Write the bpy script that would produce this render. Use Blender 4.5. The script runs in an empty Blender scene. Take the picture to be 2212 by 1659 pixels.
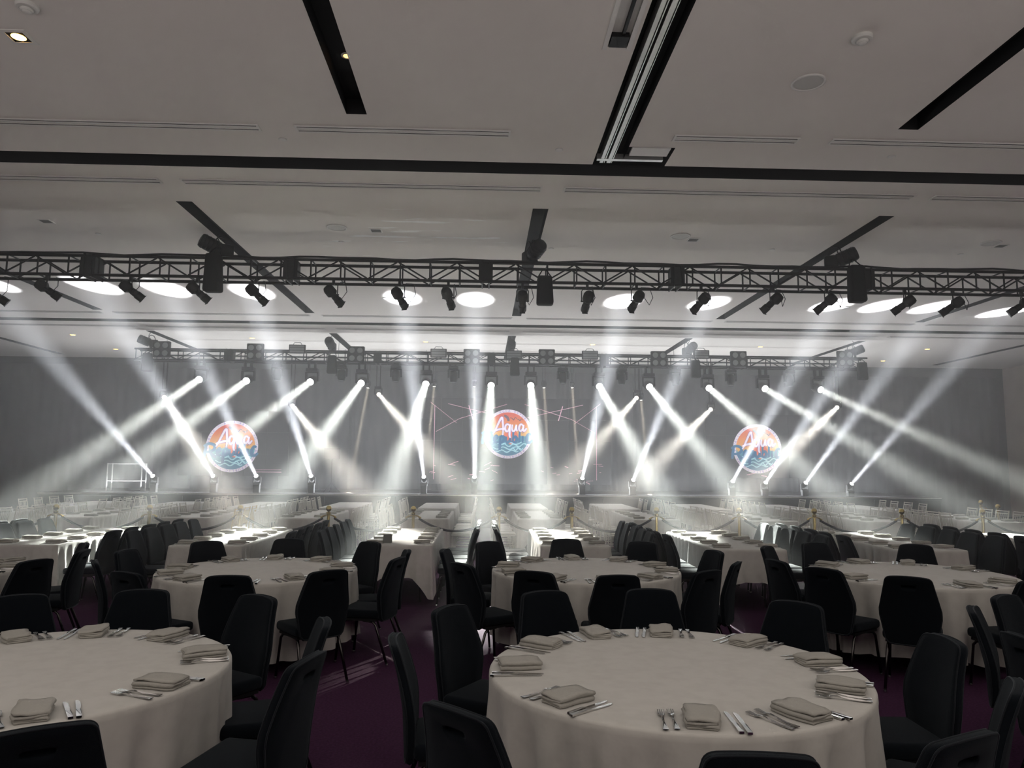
import bpy, bmesh, math, random
from mathutils import Vector, Matrix, Euler
random.seed(7)
PI = math.pi
D = bpy.data
SC = bpy.context.scene
COL = SC.collection

# ---------------------------------------------------------------- camera
cam = D.cameras.new('camera'); camo = D.objects.new('camera', cam); COL.objects.link(camo)
cam.sensor_width = 36.0; cam.lens = 36.0 * 1595.0 / 2212.0; cam.clip_end = 200; cam.clip_start = 0.05
RW = ((0.99920249, -0.01173589, -0.03816605), (-0.03922777, -0.11008683, -0.99314756), (0.00745390, 0.99385268, -0.11045940))
camo.matrix_world = Matrix([[*RW[0], 0.0], [*RW[1], 0.0], [*RW[2], 1.76], [0, 0, 0, 1]])
SC.camera = camo

# ---------------------------------------------------------------- world, exposure
w = D.worlds.new('world'); SC.world = w; w.use_nodes = True
w.node_tree.nodes['Background'].inputs[0].default_value = (0.6, 0.6, 0.62, 1)
w.node_tree.nodes['Background'].inputs[1].default_value = 0.02
SC.view_settings.view_transform = 'Standard'; SC.view_settings.look = 'None'
SC.view_settings.gamma = 1.0; SC.view_settings.use_curve_mapping = False
SC.view_settings.exposure = 0.76
cy = SC.cycles
cy.use_denoising = True
cy.use_light_tree = True
cy.use_adaptive_sampling = True; cy.adaptive_threshold = 0.03; cy.adaptive_min_samples = 20
cy.max_bounces = 4; cy.diffuse_bounces = 2; cy.glossy_bounces = 1; cy.transmission_bounces = 2
cy.volume_bounces = 2; cy.transparent_max_bounces = 8
cy.sample_clamp_indirect = 30
cy.caustics_reflective = False; cy.caustics_refractive = False

# ---------------------------------------------------------------- large lights
def area(name, loc, rot, sx, sy, power, col):
    l = D.lights.new(name, 'AREA'); l.shape = 'RECTANGLE'; l.size = sx; l.size_y = sy; l.energy = power; l.color = col
    o = D.objects.new(name, l); COL.objects.link(o); o.location = loc; o.rotation_euler = rot
    return o
# unseen fill added behind the camera, thrown up onto the ceiling
area('ceiling_fill', (0, -3.0, 1.0), (math.radians(180), 0, 0), 30, 5, 600, (1.0, 0.95, 0.90))
# broad fill added over the near tables, standing in for dimmed downlights
area('near_table_fill', (0, 4.5, 5.30), (0, 0, 0), 26, 9, 52, (1.0, 0.95, 0.89))
# added soft fill rising from the stage floor to lift the haze
area('stage_haze_fill', (0.5, 22.3, 1.02), (math.radians(180+20), 0, 0), 24, 1.8, 760, (0.92, 0.96, 1.0))

# ---------------------------------------------------------------- show lighting: (lens position, aim point)
UPPER = [((-7.62, 19.95, 4.0), (-7.04, 10.68, 0.76)), ((-6.37, 19.95, 3.98), (-6.19, 10.71, 0.76)), ((-4.67, 19.95, 3.97), (-5.28, 10.75, 0.76)), ((-3.31, 19.95, 3.95), (-3.3, 10.84, 0.76)), ((-1.57, 19.95, 3.95), (-1.53, 10.91, 0.76)), ((0.2, 19.95, 3.93), (-0.01, 10.98, 0.76)), ((1.28, 19.95, 3.94), (0.9, 11.02, 0.76)), ((3.16, 19.95, 3.94), (3.0, 11.11, 0.76)), ((4.54, 19.95, 3.94), (4.33, 11.16, 0.76)), ((6.19, 19.95, 3.93), (6.08, 11.24, 0.76)), ((7.75, 19.95, 3.93), (8.14, 11.32, 0.76)), ((9.31, 19.95, 3.92), (10.27, 11.42, 0.76))]
LOWER = [((-9.49, 21.8, 1.4), (-10.1, 15.05, 5.36)), ((-7.78, 21.8, 1.41), (-7.98, 15.13, 5.36)), ((-6.55, 21.8, 1.42), (-6.61, 15.32, 5.36)), ((-4.98, 21.8, 1.43), (-4.89, 15.49, 5.36)), ((-1.72, 21.8, 1.43), (-1.78, 15.83, 5.36)), ((-0.24, 21.8, 1.44), (-0.2, 15.89, 5.36)), ((2.93, 21.8, 1.42), (3.03, 15.84, 5.36)), ((4.44, 21.8, 1.38), (4.93, 15.89, 5.36)), ((7.41, 21.8, 1.36), (7.71, 15.88, 5.36)), ((8.4, 21.8, 1.33), (8.85, 15.84, 5.36)), ((9.61, 21.8, 1.33), (10.05, 15.9, 5.36)), ((11.0, 21.8, 1.31), (11.91, 16.27, 5.36))]
WARM = [((-9.21, 21.6, 3.66), (-3.41, 11.2, 0.76), 0), ((-5.54, 21.6, 3.45), (-1.32, 11.3, 0.76), 0), ((-3.6, 23.0, 4.14), (-3.99, 22.4, 0.97), 1), ((-3.06, 21.6, 3.81), (0.25, 11.37, 0.76), 0), ((-1.55, 23.0, 4.21), (-1.76, 22.4, 0.98), 1), ((-0.3, 23.0, 4.22), (-0.25, 22.4, 0.99), 1), ((1.89, 23.0, 4.21), (2.04, 22.4, 1.0), 1), ((2.78, 23.0, 4.22), (2.91, 22.4, 1.01), 1), ((4.52, 21.6, 3.79), (0.57, 11.38, 0.76), 0), ((4.96, 23.0, 3.85), (5.05, 22.4, 1.02), 1), ((6.73, 21.6, 3.47), (1.62, 11.43, 0.76), 0), ((10.55, 21.6, 3.57), (3.45, 11.51, 0.76), 0)]
def beam(p, q, power, col, spread, rad):
    """a lens-sized lamp whose light leaves in a narrow cone"""
    l = D.lights.new('beam_light', 'AREA'); l.shape = 'DISK'; l.size = 2*rad; l.energy = power; l.color = col; l.spread = math.radians(spread)
    o = D.objects.new('beam_light', l); COL.objects.link(o)
    p = Vector(p); d = (Vector(q) - p).normalized()
    o.location = p + d * 0.012
    o.rotation_euler = d.to_track_quat('-Z', 'Y').to_euler()
    return o
for p, q in UPPER: beam(p, q, 9.6, (0.95, 1.0, 0.92), 5.0, 0.088)
for p, q in LOWER: beam(p, q, 19, (0.90, 0.94, 1.0), 6.7, 0.045)
for p, q, t in WARM:
    if t: beam(p, q, 9, (1.0, 0.86, 0.66), 3.2, 0.04)
    else: beam(p, q, 6.2, (1.0, 0.95, 0.84), 4.8, 0.055)

# ---------------------------------------------------------------- materials
def mat(name, col, rough=0.8, metal=0.0, spec=0.3, sheen=0.0, noise=None, bump=None, emit=None, sheen_tint=None):
    m = D.materials.new(name); m.use_nodes = True
    nt = m.node_tree; b = nt.nodes['Principled BSDF']
    b.inputs['Base Color'].default_value = (*col, 1); b.inputs['Roughness'].default_value = rough
    b.inputs['Metallic'].default_value = metal; b.inputs['Specular IOR Level'].default_value = spec
    if sheen:
        b.inputs['Sheen Weight'].default_value = sheen; b.inputs['Sheen Roughness'].default_value = 0.45
        b.inputs['Sheen Tint'].default_value = (*(sheen_tint or (0.75, 0.85, 0.95)), 1)
    if noise or bump:
        tc = nt.nodes.new('ShaderNodeTexCoord')
    if noise:                                   # (scale, detail, second colour, contrast low, high)
        n = nt.nodes.new('ShaderNodeTexNoise'); n.inputs['Scale'].default_value = noise[0]; n.inputs['Detail'].default_value = noise[1]
        if len(noise) > 5:
            mp = nt.nodes.new('ShaderNodeMapping'); mp.inputs['Scale'].default_value = noise[5]
            nt.links.new(tc.outputs['Object'], mp.inputs[0]); nt.links.new(mp.outputs[0], n.inputs['Vector'])
        else: nt.links.new(tc.outputs['Object'], n.inputs['Vector'])
        r = nt.nodes.new('ShaderNodeValToRGB')
        r.color_ramp.elements[0].position = noise[3]; r.color_ramp.elements[1].position = noise[4]
        r.color_ramp.elements[0].color = (*col, 1); r.color_ramp.elements[1].color = (*noise[2], 1)
        nt.links.new(n.outputs['Fac'], r.inputs[0]); nt.links.new(r.outputs[0], b.inputs['Base Color'])
    if bump:                                    # (scale, strength)
        n2 = nt.nodes.new('ShaderNodeTexNoise'); n2.inputs['Scale'].default_value = bump[0]; n2.inputs['Detail'].default_value = 3
        nt.links.new(tc.outputs['Object'], n2.inputs['Vector'])
        bp = nt.nodes.new('ShaderNodeBump'); bp.inputs['Strength'].default_value = bump[1]; bp.inputs['Distance'].default_value = 0.02
        nt.links.new(n2.outputs['Fac'], bp.inputs['Height']); nt.links.new(bp.outputs[0], b.inputs['Normal'])
    if emit:
        b.inputs['Emission Color'].default_value = (*emit[0], 1); b.inputs['Emission Strength'].default_value = emit[1]; m.cycles.emission_sampling = 'NONE'
    return m
M = {}
M['ceiling'] = mat('ceiling_paint', (0.77, 0.725, 0.68), 0.9, noise=(0.35, 6, (0.82, 0.78, 0.735), 0.35, 0.68))
# pale stretched streaks in the ceiling colour near the middle hoist
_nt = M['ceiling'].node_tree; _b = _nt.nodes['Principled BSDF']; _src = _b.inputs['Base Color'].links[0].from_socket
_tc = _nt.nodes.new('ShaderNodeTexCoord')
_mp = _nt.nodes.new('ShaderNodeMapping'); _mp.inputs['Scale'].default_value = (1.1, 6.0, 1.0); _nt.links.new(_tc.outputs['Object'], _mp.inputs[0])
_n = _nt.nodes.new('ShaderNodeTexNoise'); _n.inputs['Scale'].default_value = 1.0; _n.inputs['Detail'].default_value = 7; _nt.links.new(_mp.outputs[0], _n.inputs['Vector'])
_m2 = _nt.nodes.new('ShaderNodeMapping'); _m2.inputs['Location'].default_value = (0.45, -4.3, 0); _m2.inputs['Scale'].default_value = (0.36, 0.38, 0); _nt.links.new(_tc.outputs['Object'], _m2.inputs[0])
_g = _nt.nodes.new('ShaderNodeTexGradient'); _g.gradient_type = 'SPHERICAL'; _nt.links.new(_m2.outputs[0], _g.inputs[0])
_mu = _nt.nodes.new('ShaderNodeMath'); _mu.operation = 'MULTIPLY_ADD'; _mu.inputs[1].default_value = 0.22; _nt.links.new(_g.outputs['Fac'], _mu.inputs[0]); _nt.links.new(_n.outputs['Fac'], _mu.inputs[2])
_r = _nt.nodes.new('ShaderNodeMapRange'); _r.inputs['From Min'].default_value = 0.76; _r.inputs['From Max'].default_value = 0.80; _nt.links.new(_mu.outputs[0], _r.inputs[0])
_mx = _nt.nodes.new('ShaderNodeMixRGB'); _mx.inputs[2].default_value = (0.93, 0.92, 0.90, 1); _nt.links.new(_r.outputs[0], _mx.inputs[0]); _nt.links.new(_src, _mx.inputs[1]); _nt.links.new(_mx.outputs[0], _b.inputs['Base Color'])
M['slot'] = mat('slot_black', (0.012, 0.012, 0.013), 0.8)
M['carpet'] = mat('purple_carpet', (0.06, 0.017, 0.055), 0.95, noise=(60.0, 6, (0.095, 0.028, 0.088), 0.35, 0.7), bump=(300, 0.4))
M['wall_dark'] = mat('dark_wall', (0.09, 0.092, 0.098), 0.9)
M['drape'] = mat('black_drape', (0.07, 0.071, 0.075), 0.95, sheen=0.1)
M['wall_tan'] = mat('tan_wall', (0.50, 0.42, 0.37), 0.9, noise=(1.5, 4, (0.45, 0.37, 0.33), 0.4, 0.6))
M['trim'] = mat('white_metal', (0.76, 0.74, 0.71), 0.5)
M['alu'] = mat('aluminium', (0.62, 0.62, 0.60), 0.35, 0.8)
M['cloth'] = mat('linen', (0.72, 0.695, 0.66), 0.9, sheen=0.1, noise=(14, 5, (0.66, 0.635, 0.60), 0.4, 0.75), bump=(7, 0.25))
M['napkin'] = mat('napkin_linen', (0.50, 0.48, 0.445), 0.9, bump=(60, 0.25))
M['steel'] = mat('cutlery_steel', (0.62, 0.61, 0.60), 0.18, 1.0)
M['fabric'] = mat('navy_fabric', (0.0045, 0.0068, 0.0105), 0.85, spec=0.12, sheen=0.10, bump=(420, 0.35))
M['piping'] = mat('chair_piping', (0.009, 0.012, 0.017), 0.8, sheen=0.15)
M['legmetal'] = mat('dark_chrome', (0.10, 0.095, 0.095), 0.25, 1.0)
M['chrome'] = mat('chrome', (0.75, 0.75, 0.75), 0.15, 1.0)
M['black'] = mat('black_metal', (0.012, 0.012, 0.013), 0.55)
M['blackfab'] = mat('black_fabric', (0.012, 0.012, 0.013), 0.95)
M['plastic'] = mat('black_plastic', (0.02, 0.02, 0.022), 0.45)
M['whitewood'] = mat('white_wood', (0.66, 0.63, 0.57), 0.5)
M['goldwood'] = mat('gold_wood', (0.50, 0.38, 0.16), 0.4, 0.3)
M['brass'] = mat('brass', (0.55, 0.42, 0.17), 0.25, 1.0)
M['rope'] = mat('rope_velvet', (0.035, 0.030, 0.036), 0.9, sheen=0.4)
M['lens_off'] = mat('lens_glass', (0.30, 0.31, 0.32), 0.12, spec=0.8)
M['lens_white'] = mat('lens_lit', (0.8, 0.8, 0.8), 0.3, emit=((0.95, 1.0, 0.97), 8))
M['lens_warm'] = mat('lens_warm_lit', (0.8, 0.8, 0.8), 0.3, emit=((1.0, 0.93, 0.8), 3))
M['amber'] = mat('amber_lamp', (0.8, 0.6, 0.3), 0.4, emit=((1.0, 0.52, 0.10), 6))
M['amberdim'] = mat('amber_lamp_dim', (0.8, 0.6, 0.3), 0.4, emit=((1.0, 0.45, 0.10), 3))
M['stage'] = mat('stage_black', (0.02, 0.02, 0.022), 0.7)
M['grille'] = mat('speaker_grille', (0.58, 0.57, 0.54), 0.7)
M['gridgrey'] = mat('vent_grey', (0.22, 0.22, 0.21), 0.6)
M['yellow'] = mat('cable_tag_yellow', (0.45, 0.36, 0.04), 0.6)
M['screen'] = mat('screen_black', (0.012, 0.010, 0.013), 0.35)

# ---------------------------------------------------------------- mesh helpers
class MB:
    def __init__(s): s.v = []; s.f = []; s.smooth = False
    def add(s, vs, fs):
        n = len(s.v); s.v += [tuple(v) for v in vs]; s.f += [tuple(i + n for i in f) for f in fs]; return s
    def box(s, a, b):
        x0, y0, z0 = a; x1, y1, z1 = b
        return s.add([(x0,y0,z0),(x1,y0,z0),(x1,y1,z0),(x0,y1,z0),(x0,y0,z1),(x1,y0,z1),(x1,y1,z1),(x0,y1,z1)],
                     [(0,3,2,1),(4,5,6,7),(0,1,5,4),(1,2,6,5),(2,3,7,6),(3,0,4,7)])
    def cbox(s, c, d):
        return s.box([c[i]-d[i]/2 for i in range(3)], [c[i]+d[i]/2 for i in range(3)])
    def bbox(s, a, b, r, seg=2):                # bevelled box
        bm = bmesh.new(); bmesh.ops.create_cube(bm, size=1)
        for v in bm.verts: v.co = Vector([(a[i]+b[i])/2 + v.co[i]*(b[i]-a[i]) for i in range(3)])
        bmesh.ops.bevel(bm, geom=bm.edges[:], offset=r, segments=seg, affect='EDGES', profile=0.5)
        bm.verts.index_update()
        s.add([v.co[:] for v in bm.verts], [[v.index for v in f.verts] for f in bm.faces]); bm.free(); return s
    def tube(s, pts, r, n=8, caps=True):
        pts = [Vector(p) for p in pts]; rs = r if isinstance(r, (list, tuple)) else [r]*len(pts)
        t0 = (pts[1]-pts[0]).normalized()
        up = Vector((0,0,1)) if abs(t0.z) < 0.9 else Vector((1,0,0))
        u = t0.cross(up).normalized(); vs = []
        for i, p in enumerate(pts):
            t = ((pts[min(i+1,len(pts)-1)]-p).normalized() + (p-pts[max(i-1,0)]).normalized())
            t = t.normalized() if t.length > 1e-6 else t0
            u = (u - t*u.dot(t)).normalized(); w_ = t.cross(u)
            for k in range(n):
                a = 2*PI*k/n; vs.append(p + (u*math.cos(a)+w_*math.sin(a))*rs[i])
        fs = []
        for i in range(len(pts)-1):
            for k in range(n): fs.append((i*n+k, i*n+(k+1)%n, (i+1)*n+(k+1)%n, (i+1)*n+k))
        if caps: fs.append(tuple(range(n-1,-1,-1))); fs.append(tuple((len(pts)-1)*n+k for k in range(n)))
        return s.add(vs, fs)
    def lathe(s, prof, n=16, c=(0,0,0), axis=None, close=True):   # prof [(r,z)] about z
        vs = []
        for r, z in prof:
            for k in range(n):
                a = 2*PI*k/n; vs.append(Vector((r*math.cos(a), r*math.sin(a), z)))
        if axis is not None:
            q = Vector((0,0,1)).rotation_difference(Vector(axis)); vs = [q @ v for v in vs]
        vs = [v + Vector(c) for v in vs]; fs = []
        for i in range(len(prof)-1):
            for k in range(n): fs.append((i*n+k, i*n+(k+1)%n, (i+1)*n+(k+1)%n, (i+1)*n+k))
        if close: fs.append(tuple(range(n-1,-1,-1))); fs.append(tuple((len(prof)-1)*n+k for k in range(n)))
        return s.add(vs, fs)
    def xf(s, m): s.v = [tuple(m @ Vector(v)) for v in s.v]; return s
    def mesh(s, name, m):
        me = D.meshes.new(name); me.from_pydata(s.v, [], s.f)
        if s.smooth: me.shade_smooth()
        me.materials.append(M[m] if isinstance(m, str) else m); me.update()
        return me
    def build(s, name, m, parent=None, smooth=None, loc=None):
        if smooth is not None: s.smooth = smooth
        o = D.objects.new(name, s.mesh(name, m)); COL.objects.link(o)
        if parent: o.parent = parent
        if loc: o.location = loc
        if s.smooth and smooth == 'auto':
            md = o.modifiers.new('smooth', 'EDGE_SPLIT'); md.split_angle = math.radians(38)
        return o
def tag(o, label, cat, group=None, kind=None):
    if label: o['label'] = label
    if cat: o['category'] = cat
    if group: o['group'] = group
    if kind: o['kind'] = kind
    return o
def struct(o): o['kind'] = 'structure'; return o
def thing(name, label, cat, loc=(0,0,0), rz=0, group=None):
    o = D.objects.new(name, None); COL.objects.link(o); o.location = loc; o.rotation_euler = (0,0,rz)
    o.empty_display_size = 0.1
    return tag(o, label, cat, group)
KIDS = {}
def note(o):                                    # remember the children of a prototype once
    KIDS[o.name] = [(c, list(c.children)) for c in o.children]; return o
def copy_tree(o, loc, rz=None, label=None, group=None, rot=None):
    if o.name not in KIDS: note(o)
    c = o.copy(); COL.objects.link(c); c.location = loc
    if rz is not None: c.rotation_euler = (0,0,rz)
    if rot is not None: c.rotation_euler = rot
    if label: c['label'] = label
    if group: c['group'] = group
    for ch, sub in KIDS[o.name]:
        d = ch.copy(); COL.objects.link(d); d.parent = c
        for g in sub:
            e = g.copy(); COL.objects.link(e); e.parent = d
    return c
def drop(o):                                    # remove a prototype that stands nowhere
    for ch, sub in KIDS.get(o.name, []):
        for g in sub: D.objects.remove(g)
        D.objects.remove(ch)
    D.objects.remove(o)
ORD = ['first', 'second', 'third', 'fourth', 'fifth', 'sixth', 'seventh', 'eighth', 'ninth', 'tenth']

# ================================================================ the hall
ZC = 5.36; XL, XR = -18.6, 18.6; YB, YN = 25.6, -10.0
struct(MB().box((XL-0.3, YN, -0.2), (XR+0.3, YB+0.3, 0)).build('floor', 'carpet'))
struct(MB().box((XL-0.3, YB, 0), (XR+0.3, YB+0.3, ZC+0.4)).build('wall_back', 'wall_dark'))
struct(MB().box((XL-0.3, YN, 0), (XL, YB, ZC+0.4)).build('wall_left', 'wall_dark'))
struct(MB().box((XR, YN, 0), (XR+0.3, YB, ZC+0.4)).build('wall_right', 'wall_tan'))

# ceiling with real recessed slots: cells of a grid, the slot cells left open
SX = [-14.09, -9.13, -4.17, 0.77, 5.74, 10.71, 15.68]
slots = [(-18.6, 18.6, 8.46, 8.80), (-18.6, 18.6, 18.62, 18.98)]
slots += [(x-0.11, x+0.11, 10.03, 17.52) for x in SX] + [(x-0.11, x+0.11, 20.25, 24.9) for x in SX]
slots += [(-1.45, -1.24, 2.0, 7.33), (4.38, 4.60, 2.0, 7.36)]
track = (1.27, 1.61, 1.0, 8.46); pocket = (1.61, 2.14, 7.95, 8.46)
chan = (1.03, 1.20, 2.0, 5.97)
slots_all = slots + [track, pocket, chan]
xs = sorted({round(v, 3) for s in slots_all for v in s[:2]} | {XL, XR}); ys = sorted({round(v, 3) for s in slots_all for v in s[2:]} | {YN, YB})
cb = MB(); idx = {}
def cv(x, y):
    if (x, y) not in idx: idx[(x, y)] = len(cb.v); cb.v.append((x, y, ZC))
    return idx[(x, y)]
for i in range(len(xs)-1):
    for j in range(len(ys)-1):
        mx, my = (xs[i]+xs[i+1])/2, (ys[j]+ys[j+1])/2
        if any(s[0] < mx < s[1] and s[2] < my < s[3] for s in slots_all): continue
        cb.f.append((cv(xs[i], ys[j]), cv(xs[i], ys[j+1]), cv(xs[i+1], ys[j+1]), cv(xs[i+1], ys[j])))
top = len(cb.v)
cb.add([(XL-0.3, YN, ZC+0.4), (XR+0.3, YN, ZC+0.4), (XR+0.3, YB+0.3, ZC+0.4), (XL-0.3, YB+0.3, ZC+0.4)], [(0, 1, 2, 3)])
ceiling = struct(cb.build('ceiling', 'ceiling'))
def recess(s, depth=0.16, m='slot', name='recessed_slot'):
    x0, x1, y0, y1 = s; b = MB(); z0, z1 = ZC - 0.0005, ZC + depth
    b.add([(x0,y0,z0),(x1,y0,z0),(x1,y1,z0),(x0,y1,z0),(x0,y0,z1),(x1,y0,z1),(x1,y1,z1),(x0,y1,z1)],
          [(4,5,6,7),(0,1,5,4),(1,2,6,5),(2,3,7,6),(3,0,4,7)])
    return b.build(name, m, ceiling)
for s in slots: recess(s)
recess(pocket, 0.14, name='corner_pocket'); recess(chan, 0.035, 'trim', 'light_channel')
recess(track, 0.14, name='partition_track')
# movable-wall track: aluminium rails in the black slot
for x0, x1 in ((1.345, 1.385), (1.395, 1.405), (1.43, 1.475), (1.485, 1.492)):
    MB().box((x0, 1.0, ZC-0.004), (x1, 8.40, ZC+0.10)).build('track_rail', 'alu', ceiling)
MB().box((1.30, 8.28, ZC-0.006), (2.08, 8.335, ZC+0.06)).build('track_rail', 'alu', ceiling)
MB().box((1.66, 7.98, ZC+0.004), (2.1, 8.20, ZC+0.03)).build('pocket_cover', 'trim', ceiling)
MB().box((1.125, 2.0, ZC-0.002), (1.15, 5.80, ZC+0.03)).build('lamp_track', 'black', ceiling)
MB().box((1.04, 5.80, ZC-0.012), (1.19, 5.96, ZC+0.03)).build('track_end_feed', 'black', ceiling)
for a, b in (((0.99, 2.0), (1.03, 6.01)), ((1.20, 2.0), (1.24, 6.01))):
    MB().box((a[0], a[1], ZC-0.008), (b[0], b[1], ZC+0.01)).build('channel_trim', 'trim', ceiling)
# black drape panels along the back wall, with soft pleats
def drape(x0, x1, y, z1, name='stage_drape'):
    n = int((x1-x0)/0.07); b = MB(); vs = []; fs = []
    for i in range(n+1):
        x = x0 + (x1-x0)*i/n; dy = 0.05*math.sin(i*1.25) + 0.025*math.sin(i*0.47+1)
        vs += [(x, y+dy, 0.02), (x, y+dy*0.7, z1), (x, y+dy+0.02, 0.02), (x, y+dy*0.7+0.02, z1)]
    for i in range(n):
        a = i*4; fs += [(a, a+4, a+5, a+1), (a+2, a+3, a+7, a+6), (a+1, a+5, a+7, a+3), (a, a+2, a+6, a+4)]
    return b.add(vs, fs).build(name, 'drape', smooth=True)
dl = ['black stage drape at the far left end of the back wall', 'black stage drape behind the left round logo', 'black stage drape behind the stage middle',
      'black stage drape behind the right round logo', 'black stage drape at the far right end, beside the tan wall']
for k, (x0, x1) in enumerate(((-17.6, -11.2), (-11.1, -4.6), (-4.5, 5.2), (5.3, 12.2), (12.3, 18.2))):
    tag(drape(x0, x1, 25.45, 5.0 if k else 5.1), dl[k], 'drape', 'stage drapes')
# stage platform
st = thing('stage_platform', 'low black stage platform across the far end of the hall', 'stage', (0, 0, 0))
MB().box((-12.4, 21.3, 0.86), (13.4, 25.3, 0.94)).build('stage_deck', 'stage', st)
for k in range(13):
    x = -12.4 + k*25.8/13
    MB().box((x+0.01, 21.34, 0.0), (x+25.8/13-0.01, 21.38, 0.855)).build('skirt_panel', 'blackfab', st)
MB().box((-12.4, 21.29, 0.90), (13.4, 21.30, 0.935)).build('edge_trim', 'alu', st)

# ---------------------------------------------------------------- linear air vents in the ceiling
def vent(x0, x1, y, label, wid=0.15):
    t = thing('air_vent', label, 'air vent', ((x0+x1)/2, y, ZC), 0, 'linear air vents in the ceiling')
    hx = (x1-x0)/2; hy = wid/2; z = -0.012
    b = MB(); b.box((-hx,-hy,z),(hx,-hy+0.014,0)); b.box((-hx,hy-0.014,z),(hx,hy,0)); b.box((-hx,-hy+0.014,z),(-hx+0.022,hy-0.014,0)); b.box((hx-0.022,-hy+0.014,z),(hx,hy-0.014,0))
    b.build('frame', 'trim', t)
    MB().box((-hx+0.023,-hy+0.0145,-0.003),(hx-0.023,hy-0.0145,0)).build('duct_opening', 'slot', t)
    for k in (-1, 0, 1):
        yy = k*(wid-0.05)/4.2
        MB().box((-hx+0.023, yy-0.006, -0.011),(hx-0.023, yy+0.006, -0.0035)).build('slat', 'trim', t)
VA = [(-7.6,-2.44,'at the left photo edge'),(-2.06,0.26,'left of the wall track'),(2.05,3.44,'short, right of the wall track'),(3.8,8.6,'right of the short vent, at the photo edge')]
for x0,x1,d in VA: vent(x0,x1,7.69,'slim white nearest-row ceiling vent, '+d)
VB = [(-8.9,-4.17,'at the left photo edge'),(-3.9,0.73,'left of centre'),(1.01,5.69,'right of centre'),(5.94,10.5,'at the right photo edge')]
for x0,x1,d in VB: vent(x0,x1,9.28,'slim white ceiling vent just beyond the near black band, '+d,0.17)
nm = ['leftmost','second from left','third from left','fourth from left','fifth from left','rightmost']
for k,(x0,x1) in enumerate(((-13.8,-9.18),(-8.9,-4.24),(-3.95,0.68),(1.02,5.63),(5.96,10.73),(11.07,15.5))):
    vent(x0,x1,17.8,'slim ceiling vent just before the far black band, '+nm[k])
    vent(x0,x1,19.56,'slim ceiling vent just beyond the far black band, '+nm[k])

# ---------------------------------------------------------------- small ceiling fittings
def speaker(x, y, label, r=0.155):
    t = thing('ceiling_speaker', label, 'speaker', (x, y, ZC), 0, 'round ceiling speakers')
    MB().lathe([(r,0),(r,-0.010),(r-0.018,-0.014),(r-0.022,-0.006)], 28, close=False).build('rim', 'trim', t, smooth=True)
    MB().lathe([(r-0.022,-0.0065),(0.02,-0.0105),(0.001,-0.0106)], 28, close=True).build('grille', 'grille', t)
for x,y,d in ((3.01,6.46,'large, near the wall track on the right'),(-2.27,11.03,'left of the middle hoist'),(3.05,11.13,'right of the middle hoist'),(8.07,11.17,'far right before the black truss'),(-2.08,15.85,'between the left light pools beyond the truss'),(3.15,16.3,'inside a light pool right of centre'),(8.05,16.05,'inside a light pool on the right')):
    speaker(x, y, 'round white ceiling speaker, '+d)
def detector(x, y, label):
    t = thing('smoke_detector', label, 'smoke detector', (x, y, ZC), 0, 'ceiling smoke detectors')
    MB().lathe([(0.085,0),(0.085,-0.02),(0.075,-0.03),(0.05,-0.032)], 24).build('base', 'trim', t, smooth='auto')
    MB().lathe([(0.05,-0.033),(0.048,-0.045),(0.03,-0.06),(0.012,-0.064)], 20).build('sensor_head', 'trim', t, smooth='auto')
    for k in range(3): MB().lathe([(0.052-k*0.008,-0.034-k*0.009),(0.055-k*0.008,-0.036-k*0.009),(0.052-k*0.008,-0.038-k*0.009)], 20, close=False).build('vent_ring', 'grille', t)
detector(-3.65, 5.63, 'domed white smoke detector in the top left corner of the ceiling')
detector(3.14, 5.72, 'domed white smoke detector above the large round ceiling speaker')
for x,y,d in ((-2.27,7.97,'left, before the near black band'),(0.83,8.07,'left of the wall track end'),(4.69,8.04,'right, before the near black band'),(-6.11,11.58,'far left before the truss'),(-2.34,11.76,'left of the middle hoist'),(1.09,11.92,'right of the middle hoist'),(4.75,11.74,'left of the right hoist'),(7.99,11.8,'far right before the truss')):
    t = thing('sprinkler_cover', 'small round white sprinkler cap, '+d, 'sprinkler', (x,y,ZC), 0, 'sprinkler caps')
    MB().lathe([(0.042,0),(0.042,-0.006),(0.036,-0.010)], 18).build('cap', 'trim', t)
    MB().lathe([(0.046,0),(0.046,-0.0035),(0.0425,-0.0035)], 18, close=False).build('collar', 'grille', t)
for x,y,d in ((-6.59,11.01,'at far left'),(-1.69,11.15,'left of the middle hoist'),(3.30,11.30,'touching the round speaker right of centre'),(8.33,11.31,'beside the far right round speaker')):
    t = thing('ceiling_grille', 'small square grey ceiling grille '+d, 'grille', (x,y,ZC), 0, 'square ceiling grilles')
    b = MB(); b.box((-0.09,-0.09,-0.008),(0.09,-0.075,0)); b.box((-0.09,0.075,-0.008),(0.09,0.09,0)); b.box((-0.09,-0.075,-0.008),(-0.075,0.075,0)); b.box((0.075,-0.075,-0.008),(0.09,0.075,0))
    b.build('frame', 'trim', t)
    for k in range(5): MB().box((-0.075,-0.062+k*0.028,-0.007),(0.075,-0.050+k*0.028,-0.001)).build('louvre','gridgrey',t)
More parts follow.
